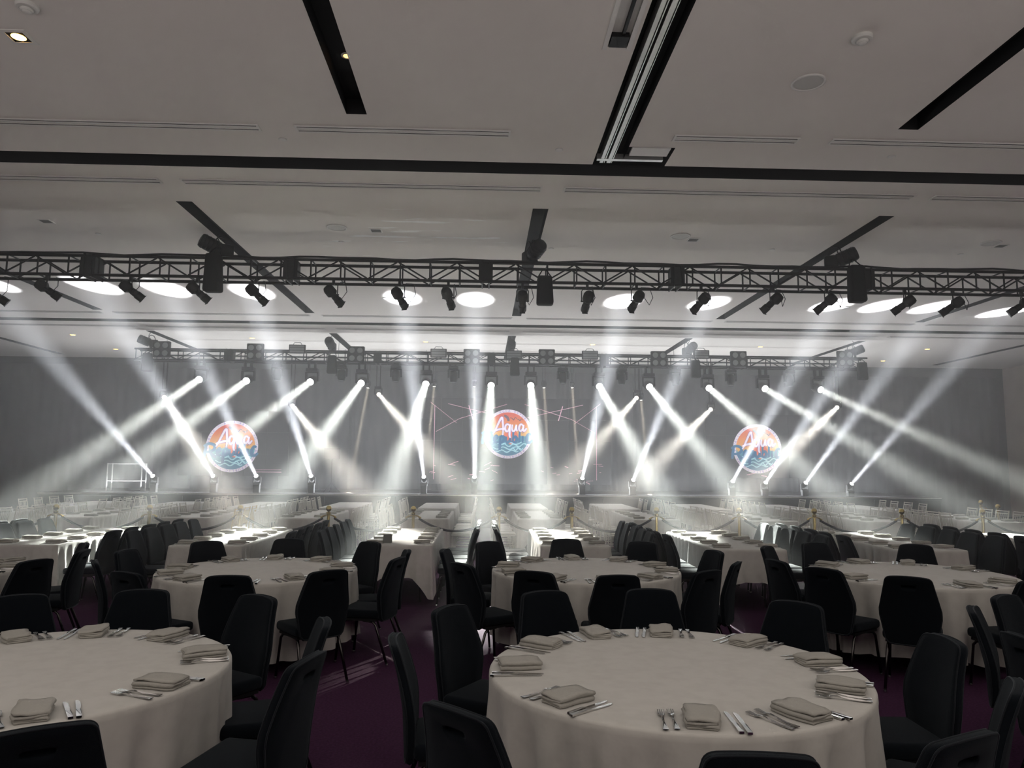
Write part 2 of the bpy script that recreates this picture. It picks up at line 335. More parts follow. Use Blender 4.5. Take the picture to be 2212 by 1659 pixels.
def downlight(x, y, label, square, m, z=ZC, r=0.05):
    t = thing('downlight', label, 'downlight', (x, y, z), 0, 'recessed downlights')
    if square:
        b = MB(); s0, s1 = 0.11, 0.075
        b.box((-s0,-s0,-0.008),(s0,-s1,0)); b.box((-s0,s1,-0.008),(s0,s0,0)); b.box((-s0,-s1,-0.008),(-s1,s1,0)); b.box((s1,-s1,-0.008),(s0,s1,0))
        b.build('trim_frame', 'trim', t); MB().box((-s1,-s1,-0.004),(s1,s1,-0.001)).build('dark_well','slot',t)
        r = 0.062
    else:
        MB().lathe([(r+0.018,0),(r+0.018,-0.006),(r,-0.008),(r-0.004,-0.002)], 22, close=False).build('trim_ring','trim',t)
    MB().lathe([(r-0.004,-0.0045),(r*0.7,-0.012),(0.004,-0.014)], 18).build('lamp', m, t)
downlight(-3.99, 6.08, 'lit amber square downlight near the top left corner', True, 'amber')
downlight(-1.30, 6.50, 'small lit downlight in the black slot at upper left', False, 'amberdim', ZC+0.158, 0.035)
downlight(0.74, 10.26, 'small unlit downlight at the near end of the middle black slot', False, 'lens_off', ZC+0.158, 0.035)
for k,(x,y) in enumerate(((-11.63,21.07),(-11.69,23.66),(-6.66,21.2),(-1.71,21.42),(3.21,21.5),(8.25,21.5),(13.35,21.5),(13.36,24.0))):
    d = ['far left, nearer','far left against the back wall','above the left part of the rear truss','left of the middle rear hoist','right of the middle rear hoist','above the right part of the rear truss','far right, nearer','far right against the back wall'][k]
    downlight(x, y, 'small amber downlight in the far ceiling, '+d, False, 'amber', ZC, 0.07)

# ================================================================ rigging
def truss(name, label, x0, x1, y, z, h, dpt, joints, step, rch=0.025):
    t = thing(name, label, 'truss', ((x0+x1)/2, y, z)); cx = (x0+x1)/2
    for yy in (-dpt/2, dpt/2):
        for zz in (0, h):
            MB().tube([(x0-cx, yy, zz), (x1-cx, yy, zz)], rch, 8).build('chord', 'black', t)
    n = max(2, int(round((x1-x0)/step))); dx = (x1-x0)/n
    post = MB().tube([(0,0,rch*0.5),(0,0,h-rch*0.5)], 0.013, 6).mesh('upright', 'black')
    dg = [MB().tube([(0,0,0.02),(s*dx*0.94,0,h-0.02)], 0.013, 6).mesh('diagonal', 'black') for s in (1,-1)]
    tie = MB().tube([(0,-dpt/2,0),(0,dpt/2,0)], 0.011, 6).mesh('cross_tie', 'black')
    def put(nm, me, loc):
        o = D.objects.new(nm, me); COL.objects.link(o); o.parent = t; o.location = loc
    for i in range(n):
        xa = x0 - cx + i*dx
        for yy in (-dpt/2, dpt/2):
            put('upright', post, (xa+0.04, yy, 0))
            if i % 2 == 0: put('diagonal', dg[0], (xa+dx*0.03, yy, 0))
            else: put('diagonal', dg[1], (xa+dx*0.97, yy, 0))
        put('cross_tie', tie, (xa+0.04, 0, 0))
        if i % 2 == 0: put('cross_tie', tie, (xa+0.04, 0, h))
    for xj in joints:                           # bolted end plates where two sections meet
        for s in (-0.055, 0.055):
            b = MB(); w2, h2 = 0.009, 0.03
            b.box((-w2,-dpt/2-h2,-h2),(w2,dpt/2+h2,h+h2))
            put('end_plate', b.mesh('end_plate', 'black'), (xj-cx+s, 0, 0))
        put('gusset', MB().box((-0.11,-dpt/2-0.012,-0.02),(0.11,-dpt/2-0.006,h+0.02)).mesh('gusset','black'), (xj-cx, 0, 0))
    return t
ZT = 4.63
truss('lighting_truss', 'long black box truss hanging across the room before the light pools', -9.2, 9.7, 11.49, ZT, 0.30, 0.33, [-6.1, -3.02, 0.01, 3.05, 6.12], 0.46)
truss('stage_truss', 'black box truss hanging in haze above the stage front', -9.4, 10.7, 20.2, 4.53, 0.30, 0.33, [-6.9, -2.9, 0.2, 3.3, 7.2], 0.56)
# cable loom lying along the top of the near truss
pts = [(-9.2+i*0.3, 11.36+0.03*math.sin(i*1.7), ZT+0.345+0.012*math.sin(i*0.9)) for i in range(64)]
tag(MB().tube(pts, 0.017, 6).build('cable_loom', 'plastic', smooth=True), 'black cable loom lying along the top of the near truss', 'cable')

def hoist(x, y, ztop, label, blabel, tilt, bagx, bagz, bagy, bh=0.52):
    t = thing('chain_hoist', label, 'chain hoist', (x, y, ztop))
    zc = 0.16
    q = Matrix.Rotation(tilt, 4, 'Z')
    b = MB().lathe([(0.05,-0.30),(0.10,-0.29),(0.115,-0.26),(0.115,0.0),(0.10,0.02)], 20, axis=(0.93,0,-0.36)).xf(Matrix.Translation((0,0,zc)) @ q)
    b.build('motor_housing', 'plastic', t, smooth='auto')
    b = MB().bbox((0.0,-0.10,-0.10),(0.22,0.10,0.10),0.03).xf(Matrix.Translation((0,0,zc-0.02)) @ q); b.build('gearbox', 'black', t, smooth='auto')
    for k in range(4): MB().lathe([(0.118,-0.24+k*0.06),(0.124,-0.235+k*0.06),(0.118,-0.23+k*0.06)],20,axis=(0.93,0,-0.36),close=False).xf(Matrix.Translation((0,0,zc)) @ q).build('cooling_fin','plastic',t)
    MB().tube([(0.05,0,0.0),(0.05,0,zc-0.08)], 0.03, 8).build('hook', 'black', t)
    MB().tube([(0.02*math.cos(i),0.02*math.sin(i),zc+0.09+i*0.03) for i in range(int((ZC-ztop-zc-0.09)/0.03)+1)], 0.008, 5).build('chain', 'black', t)
    MB().tube([(0.1*math.cos(a)+0.05, 0.06, zc+0.06+0.16*math.sin(a)) for a in [i*PI/10 for i in range(11)]], 0.010, 6).xf(q).build('cable_loop', 'plastic', t)
    bg = thing('chain_bag', blabel, 'bag', (bagx, bagy, bagz))
    w_ = 0.135
    bb = MB().bbox((-w_,-0.10,0),(w_,0.10,bh),0.045,3)
    bb.v = [(v[0]*(1-0.18*v[2]/bh)+0.006*math.sin(9*v[2]+7*v[1]), v[1]*(1-0.12*v[2]/bh), v[2]) for v in bb.v]
    bb.build('pouch', 'blackfab', bg, smooth='auto')
    MB().tube([(-w_*0.8,0,bh-0.02),(-0.03,0.115,bh+0.13),(0.03,0.115,bh+0.13),(w_*0.8,0,bh-0.02)], 0.01, 6).build('strap', 'blackfab', bg)
YF = 11.49
hoist(-4.2, YF, ZT+0.33, 'black chain hoist on top of the near truss, left of the three', 'tall black chain bag hanging at the left hoist of the near truss', 0.6, -4.15, 4.36, 11.205, 0.60)
hoist(0.76, YF, ZT+0.33, 'black chain hoist on top of the near truss, middle of the three', 'black chain bag hanging at the middle hoist of the near truss', 2.0, 0.93, 4.24, 11.205, 0.46)
hoist(5.74, YF, ZT+0.33, 'black chain hoist on top of the near truss, right of the three', 'tall black chain bag hanging at the right hoist of the near truss', 2.7, 5.87, 4.36, 11.205, 0.60)
for k, x in enumerate((-9.1, -4.2, 0.74, 5.72, 10.4)):
    d = ['leftmost', 'second from left', 'middle', 'second from right', 'rightmost'][k]
    hoist(x, 20.2, 4.86, 'chain hoist in haze on top of the stage truss, '+d, 'dark chain bag in haze below the stage truss, '+d, [0.4,1.5,1.6,1.9,2.6][k], x+0.1, 4.2, 19.94, 0.5)

# ellipsoidal spotlights under the near truss
def profile_spot(x, zc, label, turn, dip):
    t = thing('profile_spotlight', label, 'spotlight', (x, YF-0.16, ZT-0.03), 0, 'profile spotlights under the near truss'); t.scale = (0.88,)*3
    MB().bbox((-0.022,-0.03,-0.075),(0.022,0.03,0.03),0.008).build('hook_clamp', 'black', t)
    dz = (zc - (ZT-0.03))/0.88
    yk = MB().tube([(-0.105,0,dz),(-0.105,0,dz+0.17),(-0.08,0,dz+0.20),(0.08,0,dz+0.20),(0.105,0,dz+0.17),(0.105,0,dz)], 0.009, 6)
    q = Matrix.Rotation(turn, 4, 'Z')
    yk.xf(q).build('yoke', 'black', t)
    MB().tube([(0,0,dz+0.2),(0,0,-0.05)], 0.009, 6).build('stem', 'black', t)
    R = Matrix.Translation((0,0,dz)) @ q @ Matrix.Rotation(-dip, 4, 'X')
    ax = (0,1,0)
    MB().lathe([(0.03,-0.19),(0.075,-0.18),(0.095,-0.14),(0.098,-0.03),(0.07,0.0),(0.055,0.02)], 16, axis=ax).xf(R).build('lamp_house', 'black', t, smooth='auto')
    bar = MB().lathe([(0.055,0.015),(0.062,0.05),(0.062,0.12),(0.072,0.13),(0.072,0.24),(0.066,0.25)], 16, axis=ax).xf(R).build('barrel', 'black', t, smooth='auto')
    MB().lathe([(0.064,0.252),(0.03,0.258),(0.002,0.26)], 16, axis=ax).xf(R).build('lens', 'plastic', bar)
    b = MB()
    b.box((-0.05,0.245,-0.075),(0.05,0.255,0.075)); 
    b.xf(R).build('gel_frame', 'black', t)
    for s in (-1, 1): MB().tube([(s*0.06,0.02,0),(s*0.115,0.02,0)],0.014,6).xf(R).build('shutter_handle','black',t)
    random.seed(int(x*100)+5)
    j = random.uniform(-0.1,0.1)
    MB().tube([tuple(R @ Vector((0,-0.18,0.0))), (0.12+j,-0.08,dz-0.10), (0.2+j,-0.02,dz+0.05), (0.16+j,0.05,-0.02), (0.1,0.10,0.0)], 0.007, 5).build('power_cable', 'plastic', t, smooth=True)
PS = [(-7.48,4.38),(-6.70,4.47),(-5.44,4.48),(-4.43,4.47),(-3.54,4.45),(-2.35,4.45),(-1.33,4.43),(-0.57,4.44),(0.59,4.41),(1.61,4.42),(2.39,4.44),(3.42,4.43),(4.57,4.45),(5.44,4.45),(6.71,4.45),(7.5,4.44),(8.63,4.46)]
for k, (x, z) in enumerate(PS):
    ordn = ['leftmost, cut by the photo edge','second from left','third from left','fourth from left','fifth from left','sixth from left','seventh from left','eighth from left','ninth from left, at the centre','eighth from right','seventh from right','sixth from right','fifth from right','fourth from right','third from right','second from right','rightmost'][k]
    turn = math.atan2(-(0.9 - x), 8.5); turn = -math.atan2(0.8-x, 4.2)*0.95
    if k == 9: turn = 0.12
    profile_spot(x, z-0.07, 'black profile spotlight under the near truss, '+ordn, turn, math.radians(34))

# ---------------------------------------------------------------- moving heads
def mk_head_meshes():
    H = {}
    H['base'] = MB().bbox((-0.17,-0.14,0),(0.17,0.14,0.10),0.018).mesh('base', 'plastic')
    b = MB().bbox((-0.20,-0.05,0.10),(0.20,0.05,0.14),0.012); H['bridge'] = b.mesh('yoke_bridge', 'plastic')
    b = MB().bbox((-0.025,-0.065,0.11),(0.025,0.065,0.40),0.015); H['arm'] = b.mesh('yoke_arm', 'plastic')
    b = MB().lathe([(0.06,-0.21),(0.11,-0.20),(0.14,-0.14),(0.145,0.02),(0.125,0.12),(0.115,0.17)], 20); b.smooth = True; H['head'] = b.mesh('head_shell', 'plastic')
    b = MB().lathe([(0.116,0.165),(0.118,0.18),(0.10,0.19),(0.098,0.176)], 20, close=False); H['ring'] = b.mesh('lens_ring', 'black')
    for nm in ('lens_white','lens_warm','lens_off'):
        b = MB().lathe([(0.098,0.176),(0.06,0.184),(0.003,0.187)], 20); b.smooth = True; H[nm] = b.mesh('lens', nm)
    return H
HM = mk_head_meshes()
def moving_head(lens, aim, hang, label, lm, scale=1.0, group=None, ztop=4.54, ypipe=20.0):
    p = Vector(lens); d = (Vector(aim)-p).normalized(); c = p - d*0.187*scale     # head centre
    bz = c.z + (0.36 if hang else -0.36)*scale
    t = thing('moving_head', label, 'stage light', (c.x, c.y, bz), 0, group); t.scale = (scale,)*3
    flip = PI if hang else 0
    az = math.atan2(d.y, d.x) + PI/2
    def put(nm, me, par, loc=(0,0,0), rot=None):
        o = D.objects.new(nm, me); COL.objects.link(o); o.parent = par; o.location = loc
        if rot is not None: o.rotation_mode = 'QUATERNION'; o.rotation_quaternion = rot
        return o
    F = Euler((flip, 0, 0)).to_quaternion(); Zq = Euler((0, 0, az)).to_quaternion()
    put('base', HM['base'], t, rot=F)
    yk = put('yoke', HM['bridge'], t, rot=Zq @ F)
    for s in (-1, 1): put('yoke_arm', HM['arm'], yk, (s*0.175, 0, 0))
    hd = put('head', HM['head'], t, (0, 0, -0.36 if hang else 0.36), d.to_track_quat('Z', 'Y'))
    put('lens_ring', HM['ring'], hd); put('lens', HM[lm], hd)
    if not hang:
        put('plinth', MB().box((-0.15,-0.12,(0.941-bz)/scale),(0.15,0.12,-0.002)).mesh('plinth','black'), t)
    if hang:
        for s in (-1, 1):
            put('clamp', MB().box((-0.02,min(-0.03,(ypipe-c.y)/scale),0),(0.02,max(0.03,(ypipe-c.y)/scale),(ztop-bz)/scale)).mesh('clamp','black'), t, (s*0.09, 0, 0))
    return t
UD = ['leftmost','second from left','third from left','fourth from left','fifth from left','just left of centre','just right of centre','fifth from right','fourth from right','third from right','second from right','rightmost']
for k, (p, q) in enumerate(UPPER):
    moving_head(p, q, True, 'moving head under the stage truss throwing a bright white beam, '+UD[k], 'lens_white', 0.92, 'beam lights under the stage truss')
for k, (p, q) in enumerate(LOWER):
    moving_head(p, q, False, 'moving head on the stage floor beaming up at the ceiling, '+UD[k], 'lens_white', 0.58, 'beam lights on the stage floor')
for k, (p, q, tt) in enumerate(WARM):
    lab = 'warm white moving head hung behind the stage truss, ' + UD[k]
    moving_head(p, q, True, lab, 'lens_warm', 0.42 if tt else 0.6, 'warm beam lights over the stage', ztop=4.912, ypipe=23.0 if tt else 21.72)
DH = [-5.6, -3.87, -2.4, -0.83, 2.17, 3.80, 5.3, 6.85, 8.5]
for k, x in enumerate(DH):
    moving_head((x, 20.1, 4.02), (x+0.02, 20.0, 1.0), True, 'unlit moving head hanging straight down from the stage truss, ' + ['leftmost','second from left','third from left','fourth from left','fifth from left','fourth from right','third from right','second from right','rightmost'][k], 'lens_off', 0.8, 'unlit moving heads')
# pipes that carry the warm heads
for y, lab, x0, x1 in ((21.72, 'thin black lighting pipe just behind the stage truss', -9.8, 11.2), (23.0, 'thin black lighting pipe over the back of the stage', -4.6, 6.0)):
    t = thing('lighting_pipe', lab, 'pipe', ((x0+x1)/2, y, 4.9)); hw = (x1-x0)/2
    MB().tube([(-hw,0,0),(hw,0,0)], 0.024, 8).build('pipe', 'black', t)
    for k in range(5):
        x = -hw*0.95 + k*hw*0.475
        MB().tube([(x,0,0.02),(x,0,ZC-4.902)], 0.006, 5).build('suspension_wire', 'black', t)
# blinders and strobes on the stage truss
for k, (x, z) in enumerate(((-8.64,4.80),(-6.16,4.77),(-3.46,4.73),(-0.34,4.70),(1.71,4.72),(4.80,4.71),(7.02,4.74),(10.02,4.79))):
    t = thing('blinder_light', 'square four-lamp blinder on the stage truss, '+['leftmost','second from left','third from left','fourth from left','fourth from right','third from right','second from right','rightmost'][k], 'stage light', (x, 19.93, z), 0, 'four-lamp blinders')
    MB().bbox((-0.22,-0.05,-0.22),(0.22,0.07,0.22),0.02).build('housing', 'black', t)
    for a in (-1,1):
        for c_ in (-1,1):
            MB().lathe([(0.078,0),(0.07,0.012),(0.002,0.02)], 18, axis=(0,-1,0), c=(a*0.105,-0.051,c_*0.105)).build('lamp', 'lens_off', t)
    MB().box((-0.03,0.065,-0.20),(0.03,0.14,0.17)).build('mount', 'black', t)
    MB().tube([(-0.235,0,0),(-0.235,0.1,0.0),(0.235,0.1,0.0),(0.235,0,0)], 0.01, 6).build('bracket', 'black', t)
for k, (x, z) in enumerate(((-5.05,4.86),(-1.24,4.80),(0.81,4.78),(2.90,4.80),(5.99,4.86))):
    t = thing('strobe_light', 'flat grey strobe panel on the stage truss, '+['leftmost','second from left','middle','second from right','rightmost'][k], 'stage light', (x, 19.95, z), 0, 'strobe panels')
    MB().bbox((-0.22,-0.03,-0.12),(0.22,0.05,0.12),0.012).build('housing', 'plastic', t)
    for j in (-1,0,1): MB().box((-0.19,-0.036,j*0.07-0.028),(0.19,-0.0305,j*0.07+0.028)).build('lamp_strip', 'lens_off', t)
    MB().tube([(-0.12,0.02,0.12),(-0.08,0.02,0.18),(0.08,0.02,0.18),(0.12,0.02,0.12)],0.008,6).build('cable_loop','black',t)

# ---------------------------------------------------------------- screens with the round emblem
def emat(name, col, s): return mat(name, col, 0.5, emit=(col, s))
EM = dict(ring=emat('screen_lilac', (0.80,0.72,0.84), 0.28), letter=emat('screen_violet', (0.25,0.16,0.42), 0.3), aqua=emat('screen_white', (0.90,0.78,0.92), 0.33), blue=emat('screen_blue', (0.0,0.15,0.34), 0.28),
          wave=emat('screen_pale', (0.45,0.75,0.85), 0.28), sun=emat('screen_red', (0.90,0.16,0.06), 0.28), dark=emat('screen_dark', (0.10,0.05,0.10), 0.3), pink=emat('screen_pink', (0.85,0.50,0.62), 0.2))
em = D.materials.new('screen_sunset'); em.use_nodes = True; nt = em.node_tree; b = nt.nodes['Principled BSDF']; b.inputs['Roughness'].default_value = 0.5
tc = nt.nodes.new('ShaderNodeTexCoord'); sp = nt.nodes.new('ShaderNodeSeparateXYZ'); nt.links.new(tc.outputs['Object'], sp.inputs[0])
nz = nt.nodes.new('ShaderNodeTexNoise'); nz.inputs['Scale'].default_value = 5; nt.links.new(tc.outputs['Object'], nz.inputs['Vector'])
ma = nt.nodes.new('ShaderNodeMath'); ma.operation = 'MULTIPLY_ADD'; ma.inputs[1].default_value = 0.35; nt.links.new(nz.outputs['Fac'], ma.inputs[0]); nt.links.new(sp.outputs['Z'], ma.inputs[2])
mr = nt.nodes.new('ShaderNodeMapRange'); mr.inputs['From Min'].default_value = -0.6; mr.inputs['From Max'].default_value = 0.95; nt.links.new(ma.outputs[0], mr.inputs[0])
rp = nt.nodes.new('ShaderNodeValToRGB'); cr = rp.color_ramp
cr.elements[0].position = 0.0; cr.elements[0].color = (0.02,0.22,0.38,1); cr.elements[1].position = 1.0; cr.elements[1].color = (0.75,0.10,0.05,1)
for pos, col in ((0.42,(0.05,0.36,0.46,1)),(0.47,(0.95,0.50,0.12,1)),(0.75,(0.90,0.28,0.06,1))):
    e = cr.elements.new(pos); e.color = col
nt.links.new(mr.outputs[0], rp.inputs[0]); nt.links.new(rp.outputs[0], b.inputs['Base Color']); nt.links.new(rp.outputs[0], b.inputs['Emission Color']); b.inputs['Emission Strength'].default_value = 0.22; em.cycles.emission_sampling = 'NONE'
STROKES_A = [  # "Aqua" in loose brush script, units of emblem radius
    [(-0.62,-0.02),(-0.52,0.16),(-0.40,0.42),(-0.30,0.62),(-0.24,0.66),(-0.22,0.50),(-0.20,0.20),(-0.22,-0.05)], [(-0.62,0.10),(-0.48,0.15),(-0.30,0.20),(-0.14,0.20)],
    [(0.06,0.34),(-0.02,0.40),(-0.10,0.34),(-0.12,0.20),(-0.06,0.10),(0.02,0.16),(0.08,0.36)], [(0.09,0.40),(0.07,0.16),(0.06,-0.06),(0.10,-0.16)],
    [(0.18,0.38),(0.16,0.22),(0.20,0.12),(0.28,0.16),(0.34,0.38)], [(0.34,0.36),(0.34,0.20),(0.38,0.12)],
    [(0.62,0.32),(0.55,0.40),(0.47,0.34),(0.45,0.20),(0.52,0.12),(0.60,0.22),(0.63,0.36)], [(0.64,0.38),(0.62,0.22),(0.66,0.12),(0.76,0.24)]]
STROKES_R = [  # "Republic" across the waterline
    [(-0.98,0.02),(-1.02,-0.20),(-1.04,-0.42)], [(-1.08,0.00),(-0.90,0.10),(-0.70,0.06),(-0.66,-0.08),(-0.80,-0.20),(-0.98,-0.22)], [(-0.84,-0.22),(-0.70,-0.36),(-0.58,-0.40)],
    [(-0.56,-0.26),(-0.44,-0.16),(-0.48,-0.08),(-0.56,-0.18),(-0.52,-0.34),(-0.40,-0.32)], [(-0.32,-0.10),(-0.33,-0.45),(-0.34,-0.66)], [(-0.32,-0.14),(-0.22,-0.08),(-0.16,-0.18),(-0.22,-0.32),(-0.32,-0.30)],
    [(-0.08,-0.10),(-0.08,-0.28),(0.0,-0.34),(0.08,-0.24),(0.10,-0.10)], [(0.10,-0.12),(0.12,-0.34)], [(0.22,0.12),(0.20,-0.34)], [(0.20,-0.20),(0.30,-0.10),(0.36,-0.22),(0.28,-0.34),(0.20,-0.30)],
    [(0.48,0.16),(0.46,-0.34)], [(0.60,-0.08),(0.60,-0.34)], [(0.60,0.06),(0.61,0.04)], [(0.94,-0.02),(0.84,0.0),(0.76,-0.14),(0.78,-0.32),(0.90,-0.34),(1.00,-0.24)]]
def smooth_path(pts, n=4):
    P = [Vector((x, 0, z)) for x, z in pts]
    if len(P) < 3: return P
    out = []
    for i in range(len(P)-1):
        p0, p1, p2, p3 = P[max(i-1,0)], P[i], P[i+1], P[min(i+2,len(P)-1)]
        for k in range(n):
            s = k/n; out.append(0.5*((2*p1)+(p2-p0)*s+(2*p0-5*p1+4*p2-p3)*s*s+(-p0+3*p1-3*p2+p3)*s**3))
    out.append(P[-1]); return out
def ribbon(b, path, hw, y):                     # flat stroke facing the room
    n = len(path); base = len(b.v)
    for i, p in enumerate(path):
        t = (path[min(i+1,n-1)]-path[max(i-1,0)]); t = t.normalized() if t.length > 0 else Vector((1,0,0))
        nn = Vector((-t.z, 0, t.x)); k = hw*(0.75+0.35*math.sin(PI*i/max(1,n-1)))
        b.v += [tuple(p+nn*k+Vector((0,y,0))), tuple(p-nn*k+Vector((0,y,0)))]
    for i in range(n-1): a = base+2*i; b.f.append((a, a+1, a+3, a+2))
def emblem(par, cx, cz, r):
    def P(b, nm, m, y): 
        o = b.build(nm, m, par); o.location = (cx, y, cz); o.scale = (r, 1, r); return o
    y = -0.062
    P(MB().lathe([(0.90,0),(0.001,0.0)], 48, axis=(0,-1,0), close=False), 'emblem_disc', em, y)
    P(MB().lathe([(1.0,0),(0.885,0.0)], 64, axis=(0,-1,0), close=False), 'emblem_ring', EM['ring'], y-0.001)
    P(MB().lathe([(0.30,0),(0.001,0.0)], 32, axis=(0,-1,0), close=False, c=(0.12,0,-0.12)), 'emblem_sun', EM['sun'], y-0.001)
    b = MB()
    for i, (z0, a0, x0, x1) in enumerate(((-0.38,0.05,-0.72,0.66),(-0.46,0.06,-0.2,0.76),(-0.58,0.05,-0.62,0.55),(-0.70,0.045,-0.5,0.42),(-0.62,0.05,0.1,0.62))):
        ribbon(b, [Vector((x0+(x1-x0)*k/18, 0, z0+a0*math.sin(k*0.8+i*1.3)+0.10*((k/18-0.5)**2))) for k in range(19)], 0.022, 0)
    P(b, 'emblem_waves', EM['wave'], y-0.002)
    b = MB()
    for x, z, s in ((0.22,0.60,0.14),(0.48,0.56,0.11)):
        ribbon(b, smooth_path([(x-s,z+s*0.4),(x-s*0.4,z+s*0.3),(x,z-s*0.2),(x+s*0.5,z+s*0.5),(x+s,z+s*0.2)]), 0.014, 0)
    ribbon(b, smooth_path([(-0.16,0.76),(-0.02,0.66),(0.02,0.52)]), 0.05, 0)
    P(b, 'emblem_birds', EM['dark'], y-0.002)
    b = MB(); [ribbon(b, smooth_path(s), 0.052, 0) for s in STROKES_A]; P(b, 'emblem_word_shadow', EM['letter'], y-0.003)
    b = MB(); [ribbon(b, smooth_path(s), 0.055, 0) for s in STROKES_R]; P(b, 'emblem_lower_word', EM['blue'], y-0.004)
    b = MB(); [ribbon(b, smooth_path(s), 0.036, 0) for s in STROKES_A]; P(b, 'emblem_upper_word', EM['aqua'], y-0.005)
    o = D.objects.new('emblem_ring_lettering', RINGTEXT); COL.objects.link(o); o.parent = par; o.location = (cx, y-0.0025, cz); o.scale = (r, 1, r)
def ring_text(txt):                             # letters set around the ring, tops outward
    vs = []; fs = []; n = len(txt); bm = MB()
    for i, ch in enumerate(txt):
        if ch == ' ': continue
        cu = D.curves.new('glyph', 'FONT'); cu.body = ch; cu.size = 0.125; cu.align_x = 'CENTER'; cu.resolution_u = 2
        o = D.objects.new('glyph', cu); COL.objects.link(o)
        dg = bpy.context.evaluated_depsgraph_get(); me = o.evaluated_get(dg).to_mesh()
        a = PI/2 + 0.35 - 2*PI*i/n
        for_v = [(v.co.x, v.co.y) for v in me.vertices]; for_f = [tuple(p.vertices) for p in me.polygons]
        o.evaluated_get(dg).to_mesh_clear(); D.objects.remove(o); D.curves.remove(cu)
        rr = 0.900; out = []
        for x, yv in for_v:
            px = (rr+yv)*math.cos(a) + x*math.sin(a); pz = (rr+yv)*math.sin(a) - x*math.cos(a)
            out.append((px, 0, pz))
        bm.add(out, for_f)
    return bm.mesh('emblem_ring_lettering', EM['letter'])
RINGTEXT = ring_text('AQUA REPUBLIC * AQUA REPUBLIC * AQUA REPUBLIC * ')
def screen(name, label, cx, cz, w_, h_, y, ex, ez, r, lines):
    t = thing(name, label, 'screen', (cx, y, cz-h_/2))
    nx, nz_ = int(round(w_/0.72)), int(round(h_/0.72))
    for i in range(nx):
        for j in range(nz_):
            MB().box((-w_/2+i*w_/nx+0.003, -0.06, j*h_/nz_+0.003), (-w_/2+(i+1)*w_/nx-0.003, 0.02, (j+1)*h_/nz_-0.003)).build('panel', 'screen', t)
    fr = MB()
    MB().box((-w_/2, 0.02, 0), (w_/2, 0.07, h_)).build('back_frame', 'black', t)
    for s in (-1, 1): MB().box((s*w_/2*0.8-0.03, 0.0, 0.941-(cz-h_/2)), (s*w_/2*0.8+0.03, 0.06, 0.02)).build('support_leg', 'black', t)
    emblem(t, ex-cx, ez-(cz-h_/2), r)
    b = MB()
    for (xa, za, xb, zb, hw) in lines:
        ribbon(b, [Vector((xa-cx, 0, za-(cz-h_/2))), Vector((xb-cx, 0, zb-(cz-h_/2)))], hw, 0)
    if lines:
        o = b.build('screen_graphic', EM['pink'], t); o.location = (0, -0.0615, 0); o['kind'] = 'stuff'
    return t
random.seed(3)
LN = []
for s in (-1, 1):
    c0 = 1.1
    LN += [(c0+s*2.75, 3.8, c0+s*2.75, 1.3, 0.012), (c0+s*2.3, 3.85, c0+s*0.4, 3.4, 0.010), (c0+s*0.3, 3.85, c0+s*1.9, 3.35, 0.010), (c0+s*1.9, 3.35, c0+s*2.7, 2.9, 0.008), (c0+s*1.6, 3.8, c0+s*1.45, 3.3, 0.018), (c0+s*2.0, 3.2, c0+s*2.9, 3.9, 0.008)]
    for k in range(16):
        x = c0+s*random.uniform(0.7, 2.9); z = random.uniform(1.25, 1.85); a = random.uniform(-0.5, 0.5); l = random.uniform(0.05, 0.3)
        LN.append((x, z, x+l*math.cos(a), z+l*math.sin(a), random.uniform(0.004, 0.016)))
screen('led_wall', 'large dark video wall at stage centre showing the round sunset emblem', 1.1, 2.6, 6.5, 2.9, 25.1, 0.84, 2.84, 0.83, LN)
screen('led_screen', 'dark video screen left of the stage showing the round sunset emblem', -8.3, 2.45, 3.6, 2.16, 25.1, -8.36, 2.34, 0.86, [(-7.6,1.5,-6.7,1.5,0.012),(-7.6,1.58,-6.7,1.58,0.008)])
screen('led_screen', 'dark video screen right of the stage showing the round sunset emblem', 9.4, 2.5, 3.6, 2.16, 25.1, 9.39, 2.41, 0.84, [(9.0,1.52,9.4,1.60,0.012),(9.5,1.5,9.7,1.47,0.012)])
# band gear half lost in the haze
t = thing('music_stand', 'thin black music stand on the stage, left of centre', 'music stand', (-4.55, 22.6, 0.94))
for k in range(3): MB().tube([(0,0,0.28),(0.28*math.cos(k*2.1+0.5),0.28*math.sin(k*2.1+0.5),0.01)], 0.009, 6).build('leg', 'black', t)
MB().tube([(0,0,0.1),(0,0,1.05)], 0.011, 6).build('pole', 'black', t)
MB().box((-0.24,-0.012,1.0),(0.24,0.0,1.32)).xf(Matrix.Rotation(-0.0,4,'X')).build('desk', 'black', t); MB().box((-0.24,-0.06,0.99),(0.24,-0.012,1.005)).build('ledge','black',t)
t = thing('equipment_stand', 'thin pale frame stand on the stage, far left end', 'stand', (-10.6, 22.6, 0.94))
for s in (-1, 1):
    for yy in (-0.15, 0.15): MB().tube([(s*0.5,yy,0),(s*0.5,yy,0.82)], 0.015, 6).build('leg', 'alu', t)
for yy in (-0.15, 0.15):
    for z in (0.30, 0.80): MB().tube([(-0.5,yy,z),(0.5,yy,z)],0.012,6).build('crossbar','alu',t)
for s in (-1, 1): MB().tube([(s*0.5,-0.15,0.80),(s*0.5,0.15,0.80)],0.012,6).build('side_bar','alu',t)

